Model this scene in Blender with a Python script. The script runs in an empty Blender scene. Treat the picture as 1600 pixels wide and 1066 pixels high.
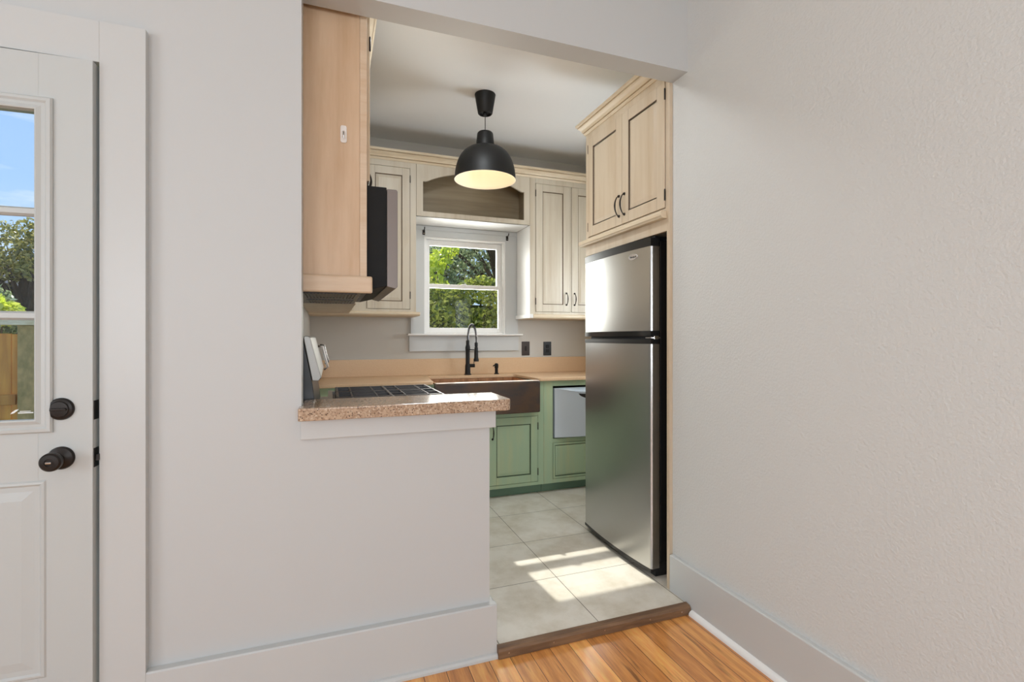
import bpy, math, random
import numpy as np
from mathutils import Vector, Matrix

random.seed(7)
RNG = np.random.default_rng(11)
sc = bpy.context.scene
COL = sc.collection
PI = math.pi

# ------------------------------------------------------------------ camera, world, sun, exposure
CAMZ = 1.27
KZ = 0.035                      # kitchen floor sits a step above the plank floor
cam_d = bpy.data.cameras.new('camera')
cam_d.sensor_width = 36.0
cam_d.lens = 36.0 * 770.0 / 1600.0
cam_d.shift_y = -5.0 / 1600.0
cam_d.clip_start = 0.02
cam_d.clip_end = 500
cam = bpy.data.objects.new('camera', cam_d)
COL.objects.link(cam)
cam.location = (0, 0, CAMZ)
cam.rotation_euler = (PI / 2, 0, -0.353)
sc.camera = cam

sc.view_settings.view_transform = 'Standard'
sc.view_settings.look = 'None'
sc.view_settings.gamma = 1.0
sc.view_settings.exposure = 0.0
sc.view_settings.use_curve_mapping = False
sc.cycles.max_bounces = 10
sc.cycles.diffuse_bounces = 6
sc.cycles.glossy_bounces = 6
sc.cycles.transparent_max_bounces = 16
sc.cycles.sample_clamp_indirect = 6.0
sc.cycles.use_denoising = True

world = bpy.data.worlds.new('world')
sc.world = world
world.use_nodes = True
wn = world.node_tree
wn.nodes.clear()
w_out = wn.nodes.new('ShaderNodeOutputWorld')
w_bg = wn.nodes.new('ShaderNodeBackground')
w_bg.inputs['Strength'].default_value = 1.15
w_tc = wn.nodes.new('ShaderNodeTexCoord')
w_sep = wn.nodes.new('ShaderNodeSeparateXYZ')
w_ramp = wn.nodes.new('ShaderNodeValToRGB')
w_ramp.color_ramp.elements[0].position = 0.0
w_ramp.color_ramp.elements[0].color = (0.62, 0.78, 0.98, 1)
w_ramp.color_ramp.elements[1].position = 0.55
w_ramp.color_ramp.elements[1].color = (0.20, 0.40, 0.86, 1)
e_mid = w_ramp.color_ramp.elements.new(0.22)
e_mid.color = (0.40, 0.62, 0.97, 1)
w_map = wn.nodes.new('ShaderNodeMapping')
w_map.inputs['Scale'].default_value = (1.6, 1.6, 6.5)
w_map.inputs['Location'].default_value = (0.35, 0.2, 0.15)
w_noise = wn.nodes.new('ShaderNodeTexNoise')
w_noise.inputs['Scale'].default_value = 2.2
w_noise.inputs['Detail'].default_value = 7
w_noise.inputs['Roughness'].default_value = 0.55
w_cr = wn.nodes.new('ShaderNodeValToRGB')
w_cr.color_ramp.elements[0].position = 0.52
w_cr.color_ramp.elements[1].position = 0.72
w_mix = wn.nodes.new('ShaderNodeMixRGB')
w_mix.inputs['Color2'].default_value = (0.92, 0.96, 1.0, 1)
L = wn.links.new
L(w_tc.outputs['Generated'], w_sep.inputs[0])
L(w_sep.outputs['Z'], w_ramp.inputs[0])
L(w_tc.outputs['Generated'], w_map.inputs[0])
L(w_map.outputs[0], w_noise.inputs['Vector'])
L(w_noise.outputs[0], w_cr.inputs[0])
L(w_cr.outputs[0], w_mix.inputs['Fac'])
L(w_ramp.outputs[0], w_mix.inputs['Color1'])
L(w_mix.outputs[0], w_bg.inputs['Color'])
L(w_bg.outputs[0], w_out.inputs[0])

sun_d = bpy.data.lights.new('sun', 'SUN')
sun_d.energy = 5.8
sun_d.angle = math.radians(0.55)
sun_d.color = (1.0, 0.95, 0.87)
sun = bpy.data.objects.new('sun', sun_d)
COL.objects.link(sun)
sun.rotation_euler = Vector((0.088, -1.0, -0.93)).to_track_quat('-Z', 'Y').to_euler()


def area(name, loc, aim, sx, sy, watts, col=(1, 1, 1)):
    d = bpy.data.lights.new(name, 'AREA')
    d.shape = 'RECTANGLE'
    d.size = sx
    d.size_y = sy
    d.energy = watts
    d.color = col
    o = bpy.data.objects.new(name, d)
    COL.objects.link(o)
    o.location = loc
    o.rotation_euler = Vector(aim).to_track_quat('-Z', 'Z').to_euler()
    return o


# daylight at the dining room's own windows (built below) and the kitchen window
area('daylight_window_a', (-1.9, -2.93, 1.55), (0, 1, 0), 1.1, 1.5, 37, (0.93, 0.965, 1.0))
area('daylight_window_b', (0.3, -2.93, 1.55), (0, 1, 0), 1.1, 1.5, 43, (0.92, 0.965, 1.0))
area('daylight_window_c', (-3.13, -0.6, 1.55), (1, 0, 0), 1.6, 1.5, 39, (0.92, 0.965, 1.0))
area('daylight_kitchen_window', (1.11, 4.40, 1.72), (0, -1, 0.25), 0.66, 0.8, 22, (1.0, 0.97, 0.92))
area('added_side_fill', (2.42, 3.20, 1.62), (-1, 0, 0.15), 0.52, 1.0, 28, (0.88, 0.95, 1.0))  # added side fill for the dark kitchen, no known source there
area('added_ceiling_fill', (0.62, 2.36, 2.80), (0.0, 0.25, -1), 0.26, 0.26, 11, (0.92, 0.97, 1.0))  # added fill from above, placed at an invented, unseen fixture

# ------------------------------------------------------------------ materials
MATS = {}


def nodes_of(m):
    nt = m.node_tree
    return nt, nt.nodes['Principled BSDF']


def mat(name, col, rough=0.5, metal=0.0, var=None, vscale=(4, 4, 4), vdetail=5, vlo=0.35, vhi=0.65,
        bump=0.0, bscale=200.0, bstretch=(1, 1, 1), bdist=0.001, coat=0.0, spec=0.5, rvar=None):
    """base colour with an optional second colour mixed in by stretched noise, and optional bump"""
    if name in MATS:
        return MATS[name]
    m = bpy.data.materials.new(name)
    m.use_nodes = True
    nt, b = nodes_of(m)
    b.inputs['Base Color'].default_value = (*col, 1)
    b.inputs['Roughness'].default_value = rough
    b.inputs['Metallic'].default_value = metal
    b.inputs['Specular IOR Level'].default_value = spec
    b.inputs['Coat Weight'].default_value = coat
    b.inputs['Coat Roughness'].default_value = 0.08
    tc = nt.nodes.new('ShaderNodeTexCoord')
    if var is not None:
        mp = nt.nodes.new('ShaderNodeMapping')
        mp.inputs['Scale'].default_value = vscale
        n = nt.nodes.new('ShaderNodeTexNoise')
        n.inputs['Scale'].default_value = 1.0
        n.inputs['Detail'].default_value = vdetail
        n.inputs['Roughness'].default_value = 0.6
        r = nt.nodes.new('ShaderNodeValToRGB')
        r.color_ramp.elements[0].position = vlo
        r.color_ramp.elements[0].color = (*col, 1)
        r.color_ramp.elements[1].position = vhi
        r.color_ramp.elements[1].color = (*var, 1)
        nt.links.new(tc.outputs['Object'], mp.inputs[0])
        nt.links.new(mp.outputs[0], n.inputs['Vector'])
        nt.links.new(n.outputs[0], r.inputs[0])
        nt.links.new(r.outputs[0], b.inputs['Base Color'])
        if rvar is not None:
            mr = nt.nodes.new('ShaderNodeMapRange')
            mr.inputs['From Min'].default_value = 0.35
            mr.inputs['From Max'].default_value = 0.65
            mr.inputs['To Min'].default_value = rough
            mr.inputs['To Max'].default_value = rvar
            nt.links.new(n.outputs[0], mr.inputs[0])
            nt.links.new(mr.outputs[0], b.inputs['Roughness'])
    if bump > 0:
        mp2 = nt.nodes.new('ShaderNodeMapping')
        mp2.inputs['Scale'].default_value = bstretch
        n2 = nt.nodes.new('ShaderNodeTexNoise')
        n2.inputs['Scale'].default_value = bscale
        n2.inputs['Detail'].default_value = 3
        bp = nt.nodes.new('ShaderNodeBump')
        bp.inputs['Strength'].default_value = bump
        bp.inputs['Distance'].default_value = bdist
        nt.links.new(tc.outputs['Object'], mp2.inputs[0])
        nt.links.new(mp2.outputs[0], n2.inputs['Vector'])
        nt.links.new(n2.outputs[0], bp.inputs['Height'])
        nt.links.new(bp.outputs[0], b.inputs['Normal'])
    MATS[name] = m
    return m


M_WALL = mat('wall_paint', (0.63, 0.645, 0.635), 0.6, bump=0.7, bscale=105, bdist=0.0035)
M_WALL_SMOOTH = mat('smooth_wall_paint', (0.53, 0.545, 0.545), 0.5, bump=0.12, bscale=30, bdist=0.002)
M_KWALL = mat('kitchen_wall_paint', (0.56, 0.54, 0.495), 0.6, bump=0.2, bscale=120, bdist=0.001)
M_CEIL = mat('ceiling_paint', (0.87, 0.88, 0.88), 0.7, bump=0.25, bscale=8, bdist=0.006)
M_TRIM = mat('white_trim_paint', (0.545, 0.562, 0.56), 0.32, bump=0.08, bscale=25, bdist=0.001)
M_TRIM_B = mat('bright_white_trim', (0.80, 0.80, 0.785), 0.35)
M_DOOR = mat('door_paint', (0.505, 0.53, 0.525), 0.35, bump=0.06, bscale=60, bdist=0.001)
M_CREAM = mat('cream_glazed_wood', (0.58, 0.525, 0.425), 0.42, var=(0.48, 0.405, 0.30), vscale=(15, 15, 1.3), vlo=0.42, vhi=0.72)
M_CREAM_R = mat('cream_glazed_wood_warm', (0.60, 0.50, 0.375), 0.42, var=(0.52, 0.405, 0.275), vscale=(13, 13, 1.1), vlo=0.42, vhi=0.72)
M_CREAM_H = mat('cream_glazed_wood_rails', (0.68, 0.58, 0.43), 0.42, var=(0.58, 0.45, 0.29), vscale=(3, 3, 40), vlo=0.42, vhi=0.72)
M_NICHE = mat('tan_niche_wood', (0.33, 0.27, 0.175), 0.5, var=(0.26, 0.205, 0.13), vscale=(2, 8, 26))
M_GLAZE = mat('brown_glaze', (0.13, 0.085, 0.05), 0.5)
M_PINK = mat('bare_wood_veneer', (0.63, 0.455, 0.305), 0.45, var=(0.52, 0.345, 0.205), vscale=(11, 11, 1.3), vdetail=8, vlo=0.42, vhi=0.66)
M_PINKB = mat('bare_wood_edge', (0.65, 0.51, 0.37), 0.45, var=(0.58, 0.42, 0.28), vscale=(4, 10, 30))
M_GREEN = mat('green_glazed_wood', (0.35, 0.47, 0.31), 0.42, var=(0.43, 0.48, 0.28), vscale=(16, 16, 1.8), vlo=0.45, vhi=0.78)
M_GREEND = mat('green_toe_board', (0.13, 0.22, 0.15), 0.5)
M_GGLAZE = mat('green_glaze_line', (0.045, 0.075, 0.04), 0.5)
M_WEAR = mat('worn_tan_edge', (0.46, 0.42, 0.26), 0.5, var=(0.24, 0.38, 0.24), vscale=(20, 20, 9))
M_BRONZE = mat('oil_rubbed_bronze', (0.022, 0.018, 0.016), 0.38, metal=0.6)
M_BLACK = mat('black_plastic', (0.010, 0.010, 0.011), 0.35)
M_MWBLK = mat('black_microwave_case', (0.010, 0.010, 0.010), 0.6, spec=0.2)
M_BLACKM = mat('matte_black_metal', (0.010, 0.010, 0.010), 0.5, spec=0.3)
M_DARKGAP = mat('dark_interior', (0.01, 0.01, 0.01), 0.8)
M_IRON = mat('cast_iron', (0.08, 0.08, 0.085), 0.35, metal=0.6)
M_GUN = mat('gunmetal_spring', (0.10, 0.10, 0.11), 0.3, metal=0.8)
M_CHROME = mat('chrome', (0.75, 0.75, 0.76), 0.12, metal=1.0)
M_TAN = mat('tan_solid_surface', (0.68, 0.475, 0.295), 0.38, var=(0.62, 0.42, 0.25), vscale=(240, 240, 240), vdetail=2, spec=0.5)
M_COPPER = mat('copper_basin', (0.72, 0.40, 0.22), 0.34, metal=0.85, var=(0.48, 0.25, 0.13), vscale=(30, 30, 6), bump=0.3, bscale=60, bdist=0.001)
M_PATINA = mat('dark_copper_patina', (0.060, 0.052, 0.052), 0.42, metal=0.4, var=(0.115, 0.070, 0.045), vscale=(5, 5, 9), bump=0.35, bscale=45, bdist=0.0012)
M_COPRIM = mat('worn_copper_rim', (0.80, 0.70, 0.62), 0.4, metal=0.3)
M_RSTEEL = mat('dull_range_steel', (0.36, 0.35, 0.33), 0.42, metal=0.8)
M_SILVER = mat('silver_appliance_front', (0.66, 0.74, 0.83), 0.34, metal=0.25)
M_TAUPE = mat('brushed_taupe_steel', (0.20, 0.17, 0.155), 0.42, metal=0.3, bump=0.05, bscale=300, bstretch=(1, 1, 0.02))
M_CREAMSHADE = mat('shade_inside_enamel', (0.85, 0.76, 0.63), 0.5)
M_RUBBER = mat('rubber_gasket', (0.03, 0.03, 0.032), 0.6)
M_BARK = mat('bark', (0.10, 0.07, 0.05), 0.9, var=(0.05, 0.035, 0.025), vscale=(12, 12, 3), bump=0.8, bscale=20, bdist=0.02)
M_GRASS = mat('lawn_green', (0.10, 0.17, 0.04), 0.9, var=(0.20, 0.24, 0.07), vscale=(2, 2, 2), bump=0.8, bscale=60, bdist=0.02)
M_THRESH = mat('threshold_wood', (0.22, 0.125, 0.065), 0.5, var=(0.12, 0.065, 0.035), vscale=(5, 60, 60), bump=0.2, bscale=60, bstretch=(.1, 1, 1))
M_FENCE = mat('fence_cedar', (0.95, 0.46, 0.10), 0.8, var=(0.66, 0.27, 0.06), vscale=(9, 9, 1.2))
M_FENCEG = mat('fence_weathered', (0.74, 0.52, 0.24), 0.85, var=(0.42, 0.34, 0.14), vscale=(14, 14, 8))
M_FENCECAP = mat('fence_cap_sunlit', (0.95, 0.88, 0.70), 0.8, var=(0.72, 0.60, 0.38), vscale=(6, 20, 20))  # pale board with sunlight painted into its colour
def island_tint(m, lo):
    nt, b = nodes_of(m)
    src = b.inputs['Base Color'].links[0].from_socket
    g = nt.nodes.new('ShaderNodeNewGeometry')
    mr = nt.nodes.new('ShaderNodeMapRange'); mr.inputs['To Min'].default_value = lo
    mx = nt.nodes.new('ShaderNodeMixRGB'); mx.blend_type = 'MULTIPLY'; mx.inputs['Fac'].default_value = 1.0
    nt.links.new(g.outputs['Random Per Island'], mr.inputs[0])
    nt.links.new(src, mx.inputs['Color1']); nt.links.new(mr.outputs[0], mx.inputs['Color2'])
    nt.links.new(mx.outputs[0], b.inputs['Base Color'])


island_tint(M_FENCE, 0.6)
island_tint(M_FENCEG, 0.7)
M_SHEDW = mat('tan_siding', (0.62, 0.50, 0.33), 0.8)
M_SHEDR = mat('grey_shingles', (0.24, 0.22, 0.21), 0.9, var=(0.15, 0.14, 0.13), vscale=(8, 8, 8))
M_BADGE = mat('badge_silver', (0.80, 0.80, 0.82), 0.25, metal=0.8)
M_ETCH = mat('etched_white', (0.85, 0.85, 0.82), 0.7)
M_WHITEPL = mat('white_plastic', (0.78, 0.74, 0.70), 0.35)
M_BRPLATE = mat('brown_wall_plate', (0.035, 0.022, 0.018), 0.35)


def steel():
    m = bpy.data.materials.new('brushed_stainless_steel')
    m.use_nodes = True
    nt, b = nodes_of(m)
    b.inputs['Base Color'].default_value = (0.56, 0.56, 0.555, 1)
    b.inputs['Metallic'].default_value = 1.0
    b.inputs['Anisotropic'].default_value = 0.0
    tc = nt.nodes.new('ShaderNodeTexCoord')
    mp = nt.nodes.new('ShaderNodeMapping')
    mp.inputs['Scale'].default_value = (1, 1, 0.03)
    n = nt.nodes.new('ShaderNodeTexNoise')
    n.inputs['Scale'].default_value = 260
    n.inputs['Detail'].default_value = 2
    bp = nt.nodes.new('ShaderNodeBump')
    bp.inputs['Strength'].default_value = 0.12
    bp.inputs['Distance'].default_value = 0.0006
    b.inputs['Roughness'].default_value = 0.29
    k = nt.links.new
    k(tc.outputs['Object'], mp.inputs[0])
    k(mp.outputs[0], n.inputs['Vector'])
    k(n.outputs[0], bp.inputs['Height'])
    k(bp.outputs[0], b.inputs['Normal'])
    return m


M_STEEL = steel()


def plank_floor():
    m = bpy.data.materials.new('heart_pine_planks')
    m.use_nodes = True
    nt, b = nodes_of(m)
    k = nt.links.new
    tc = nt.nodes.new('ShaderNodeTexCoord')
    sep = nt.nodes.new('ShaderNodeSeparateXYZ')
    k(tc.outputs['Object'], sep.inputs[0])
    def mth(op, a=None, v=None, b=None):
        q = nt.nodes.new('ShaderNodeMath'); q.operation = op
        if a is not None: k(a, q.inputs[0])
        if v is not None: q.inputs[1].default_value = v
        if b is not None: k(b, q.inputs[1])
        return q.outputs[0]
    ox = nt.nodes.new('ShaderNodeMath'); ox.operation = 'ADD'; ox.inputs[1].default_value = 0.0855 * 60 - 0.755
    k(sep.outputs['X'], ox.inputs[0])
    row = mth('DIVIDE', ox.outputs[0], 0.0855)
    frc = mth('FRACT', row)
    gap = mth('GREATER_THAN', mth('ABSOLUTE', mth('SUBTRACT', frc, 0.5)), 0.487)
    wn_ = nt.nodes.new('ShaderNodeTexWhiteNoise'); wn_.noise_dimensions = '1D'
    k(mth('FLOOR', row), wn_.inputs['W'])
    rr = nt.nodes.new('ShaderNodeValToRGB')
    rr.color_ramp.elements[0].color = (0.62, 0.26, 0.07, 1)
    rr.color_ramp.elements[1].color = (0.95, 0.48, 0.145, 1)
    k(wn_.outputs['Value'], rr.inputs[0])
    br = nt.nodes.new('ShaderNodeMixRGB')
    br.inputs['Color2'].default_value = (0.035, 0.014, 0.006, 1)
    k(gap, br.inputs['Fac']); k(rr.outputs[0], br.inputs['Color1'])
    # growth rings and grain
    fl = nt.nodes.new('ShaderNodeMath'); fl.operation = 'DIVIDE'; fl.inputs[1].default_value = 0.0855
    k(ox.outputs[0], fl.inputs[0])
    fl2 = nt.nodes.new('ShaderNodeMath'); fl2.operation = 'FLOOR'
    k(fl.outputs[0], fl2.inputs[0])
    rowz = nt.nodes.new('ShaderNodeMath'); rowz.operation = 'MULTIPLY'; rowz.inputs[1].default_value = 3.17
    k(fl2.outputs[0], rowz.inputs[0])
    cg = nt.nodes.new('ShaderNodeCombineXYZ')
    sx = nt.nodes.new('ShaderNodeMath'); sx.operation = 'MULTIPLY'; sx.inputs[1].default_value = 10.0
    k(sep.outputs['X'], sx.inputs[0]); k(sx.outputs[0], cg.inputs['X'])
    sy = nt.nodes.new('ShaderNodeMath'); sy.operation = 'MULTIPLY'; sy.inputs[1].default_value = 0.9
    k(sep.outputs['Y'], sy.inputs[0]); k(sy.outputs[0], cg.inputs['Y'])
    k(rowz.outputs[0], cg.inputs['Z'])
    wv = nt.nodes.new('ShaderNodeTexWave')
    wv.wave_type = 'BANDS'; wv.bands_direction = 'X'
    wv.inputs['Scale'].default_value = 0.55
    wv.inputs['Distortion'].default_value = 9.0
    wv.inputs['Detail'].default_value = 3
    wv.inputs['Detail Scale'].default_value = 0.8
    k(cg.outputs[0], wv.inputs['Vector'])
    mx = nt.nodes.new('ShaderNodeMixRGB'); mx.blend_type = 'MULTIPLY'
    wr = nt.nodes.new('ShaderNodeValToRGB')
    wr.color_ramp.elements[0].color = (0.62, 0.50, 0.42, 1); wr.color_ramp.elements[0].position = 0.1
    wr.color_ramp.elements[1].color = (1.0, 1.0, 1.0, 1); wr.color_ramp.elements[1].position = 0.75
    k(wv.outputs['Fac'], wr.inputs[0])
    mx.inputs['Fac'].default_value = 0.45
    k(br.outputs['Color'], mx.inputs['Color1']); k(wr.outputs[0], mx.inputs['Color2'])
    fine = nt.nodes.new('ShaderNodeTexNoise'); fine.inputs['Scale'].default_value = 14.0; fine.inputs['Detail'].default_value = 6
    k(cg.outputs[0], fine.inputs['Vector'])
    mx2 = nt.nodes.new('ShaderNodeMixRGB'); mx2.blend_type = 'OVERLAY'; mx2.inputs['Fac'].default_value = 0.5
    k(mx.outputs[0], mx2.inputs['Color1']); k(fine.outputs[0], mx2.inputs['Color2'])
    blot = nt.nodes.new('ShaderNodeTexNoise'); blot.inputs['Scale'].default_value = 3.2; blot.inputs['Detail'].default_value = 4
    k(cg.outputs[0], blot.inputs['Vector'])
    bl2 = nt.nodes.new('ShaderNodeValToRGB')
    bl2.color_ramp.elements[0].position = 0.27; bl2.color_ramp.elements[0].color = (0.22, 0.16, 0.12, 1)
    bl2.color_ramp.elements[1].position = 0.40; bl2.color_ramp.elements[1].color = (1, 1, 1, 1)
    k(blot.outputs[0], bl2.inputs[0])
    mx3 = nt.nodes.new('ShaderNodeMixRGB'); mx3.blend_type = 'MULTIPLY'; mx3.inputs['Fac'].default_value = 0.8
    k(mx2.outputs[0], mx3.inputs['Color1']); k(bl2.outputs[0], mx3.inputs['Color2'])
    k(mx3.outputs[0], b.inputs['Base Color'])
    b.inputs['Roughness'].default_value = 0.30
    b.inputs['Coat Weight'].default_value = 0.6
    b.inputs['Coat Roughness'].default_value = 0.10
    bp = nt.nodes.new('ShaderNodeBump'); bp.inputs['Strength'].default_value = 0.5; bp.inputs['Distance'].default_value = 0.0015
    inv = nt.nodes.new('ShaderNodeMath'); inv.operation = 'SUBTRACT'; inv.inputs[0].default_value = 1.0
    k(gap, inv.inputs[1]); k(inv.outputs[0], bp.inputs['Height'])
    wob = nt.nodes.new('ShaderNodeTexNoise'); wob.inputs['Scale'].default_value = 1.6
    k(cg.outputs[0], wob.inputs['Vector'])
    bp2 = nt.nodes.new('ShaderNodeBump'); bp2.inputs['Strength'].default_value = 0.25; bp2.inputs['Distance'].default_value = 0.003
    k(wob.outputs[0], bp2.inputs['Height']); k(bp.outputs[0], bp2.inputs['Normal'])
    k(bp2.outputs[0], b.inputs['Normal']); k(bp2.outputs[0], b.inputs['Coat Normal'])
    return m


def tile_floor():
    m = bpy.data.materials.new('beige_stone_tiles')
    m.use_nodes = True
    nt, b = nodes_of(m)
    k = nt.links.new
    tc = nt.nodes.new('ShaderNodeTexCoord')
    mp = nt.nodes.new('ShaderNodeMapping')
    P = 0.4565
    mp.inputs['Location'].default_value = (20 * P - 1.094, 20 * P - 2.309, 0)
    k(tc.outputs['Object'], mp.inputs[0])
    br = nt.nodes.new('ShaderNodeTexBrick')
    br.offset = 0.0
    br.inputs['Scale'].default_value = 1.0
    br.inputs['Brick Width'].default_value = P
    br.inputs['Row Height'].default_value = P
    br.inputs['Mortar Size'].default_value = 0.0017
    br.inputs['Mortar Smooth'].default_value = 0.1
    br.inputs['Color1'].default_value = (0.74, 0.71, 0.64, 1)
    br.inputs['Color2'].default_value = (0.70, 0.665, 0.59, 1)
    br.inputs['Mortar'].default_value = (0.10, 0.085, 0.06, 1)
    k(mp.outputs[0], br.inputs['Vector'])
    n = nt.nodes.new('ShaderNodeTexNoise'); n.inputs['Scale'].default_value = 5.5; n.inputs['Detail'].default_value = 9; n.inputs['Roughness'].default_value = 0.65
    k(tc.outputs['Object'], n.inputs['Vector'])
    r = nt.nodes.new('ShaderNodeValToRGB')
    r.color_ramp.elements[0].position = 0.32; r.color_ramp.elements[0].color = (0.74, 0.70, 0.62, 1)
    r.color_ramp.elements[1].position = 0.60; r.color_ramp.elements[1].color = (1, 1, 1, 1)
    k(n.outputs[0], r.inputs[0])
    mx = nt.nodes.new('ShaderNodeMixRGB'); mx.blend_type = 'MULTIPLY'; mx.inputs['Fac'].default_value = 0.9
    k(br.outputs['Color'], mx.inputs['Color1']); k(r.outputs[0], mx.inputs['Color2'])
    k(mx.outputs[0], b.inputs['Base Color'])
    b.inputs['Roughness'].default_value = 0.36
    bp = nt.nodes.new('ShaderNodeBump'); bp.inputs['Strength'].default_value = 0.6; bp.inputs['Distance'].default_value = 0.0012
    inv = nt.nodes.new('ShaderNodeMath'); inv.operation = 'SUBTRACT'; inv.inputs[0].default_value = 1.0
    k(br.outputs['Fac'], inv.inputs[1]); k(inv.outputs[0], bp.inputs['Height'])
    k(bp.outputs[0], b.inputs['Normal'])
    return m


def speckle_quartz():
    m = bpy.data.materials.new('speckled_quartz')
    m.use_nodes = True
    nt, b = nodes_of(m)
    k = nt.links.new
    tc = nt.nodes.new('ShaderNodeTexCoord')
    n = nt.nodes.new('ShaderNodeTexNoise'); n.inputs['Scale'].default_value = 120; n.inputs['Detail'].default_value = 4
    k(tc.outputs['Object'], n.inputs['Vector'])
    r = nt.nodes.new('ShaderNodeValToRGB')
    r.color_ramp.elements[0].position = 0.36; r.color_ramp.elements[0].color = (0.33, 0.215, 0.14, 1)
    r.color_ramp.elements[1].position = 0.58; r.color_ramp.elements[1].color = (0.50, 0.365, 0.255, 1)
    k(n.outputs[0], r.inputs[0])
    v = nt.nodes.new('ShaderNodeTexVoronoi'); v.inputs['Scale'].default_value = 210
    k(tc.outputs['Object'], v.inputs['Vector'])
    sepc = nt.nodes.new('ShaderNodeSeparateColor')
    k(v.outputs['Color'], sepc.inputs[0])
    lt = nt.nodes.new('ShaderNodeMath'); lt.operation = 'LESS_THAN'; lt.inputs[1].default_value = 0.20
    k(sepc.outputs[0], lt.inputs[0])
    lt2 = nt.nodes.new('ShaderNodeMath'); lt2.operation = 'LESS_THAN'; lt2.inputs[1].default_value = 0.42
    k(v.outputs['Distance'], lt2.inputs[0])
    mul = nt.nodes.new('ShaderNodeMath'); mul.operation = 'MULTIPLY'
    k(lt.outputs[0], mul.inputs[0]); k(lt2.outputs[0], mul.inputs[1])
    mx = nt.nodes.new('ShaderNodeMixRGB'); mx.inputs['Color2'].default_value = (0.07, 0.04, 0.03, 1)
    k(mul.outputs[0], mx.inputs['Fac']); k(r.outputs[0], mx.inputs['Color1'])
    gt = nt.nodes.new('ShaderNodeMath'); gt.operation = 'GREATER_THAN'; gt.inputs[1].default_value = 0.93
    k(sepc.outputs[1], gt.inputs[0])
    mx2 = nt.nodes.new('ShaderNodeMixRGB'); mx2.inputs['Color2'].default_value = (0.60, 0.48, 0.36, 1)
    k(gt.outputs[0], mx2.inputs['Fac']); k(mx.outputs[0], mx2.inputs['Color1'])
    k(mx2.outputs[0], b.inputs['Base Color'])
    b.inputs['Roughness'].default_value = 0.12
    b.inputs['IOR'].default_value = 1.6
    return m


def glass_mat():
    m = bpy.data.materials.new('window_glass')
    m.use_nodes = True
    nt = m.node_tree
    nt.nodes.clear()
    o = nt.nodes.new('ShaderNodeOutputMaterial')
    t = nt.nodes.new('ShaderNodeBsdfTransparent'); t.inputs[0].default_value = (0.97, 0.985, 0.975, 1)
    g = nt.nodes.new('ShaderNodeBsdfGlossy'); g.inputs['Roughness'].default_value = 0.0
    f = nt.nodes.new('ShaderNodeFresnel'); f.inputs[0].default_value = 1.35
    mx = nt.nodes.new('ShaderNodeMixShader')
    nt.links.new(f.outputs[0], mx.inputs[0]); nt.links.new(t.outputs[0], mx.inputs[1]); nt.links.new(g.outputs[0], mx.inputs[2])
    nt.links.new(mx.outputs[0], o.inputs[0])
    return m


def leaf_mat(name, c1, c2, c3, trans=0.45):
    m = bpy.data.materials.new(name)
    m.use_nodes = True
    nt = m.node_tree
    nt.nodes.clear()
    k = nt.links.new
    o = nt.nodes.new('ShaderNodeOutputMaterial')
    geo = nt.nodes.new('ShaderNodeNewGeometry')
    r = nt.nodes.new('ShaderNodeValToRGB')
    r.color_ramp.elements[0].color = (*c1, 1)
    r.color_ramp.elements[1].color = (*c3, 1)
    e = r.color_ramp.elements.new(0.5); e.color = (*c2, 1)
    k(geo.outputs['Random Per Island'], r.inputs[0])
    d = nt.nodes.new('ShaderNodeBsdfDiffuse'); t = nt.nodes.new('ShaderNodeBsdfTranslucent')
    gl = nt.nodes.new('ShaderNodeBsdfGlossy'); gl.inputs['Roughness'].default_value = 0.35
    mx = nt.nodes.new('ShaderNodeMixShader'); mx.inputs[0].default_value = trans
    mx2 = nt.nodes.new('ShaderNodeMixShader'); mx2.inputs[0].default_value = 0.06
    k(r.outputs[0], d.inputs[0]); k(r.outputs[0], t.inputs[0])
    k(d.outputs[0], mx.inputs[1]); k(t.outputs[0], mx.inputs[2])
    k(mx.outputs[0], mx2.inputs[1]); k(gl.outputs[0], mx2.inputs[2]); k(mx2.outputs[0], o.inputs[0])
    return m


def emit_mat(name, col, s):
    m = bpy.data.materials.new(name)
    m.use_nodes = True
    nt, b = nodes_of(m)
    b.inputs['Emission Color'].default_value = (*col, 1)
    b.inputs['Emission Strength'].default_value = s
    return m


M_PLANK = plank_floor()
M_TILE = tile_floor()
M_QUARTZ = speckle_quartz()
M_GLASS = glass_mat()
M_BULB = emit_mat('lit_bulb', (1.0, 0.82, 0.6), 3.0)


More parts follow.
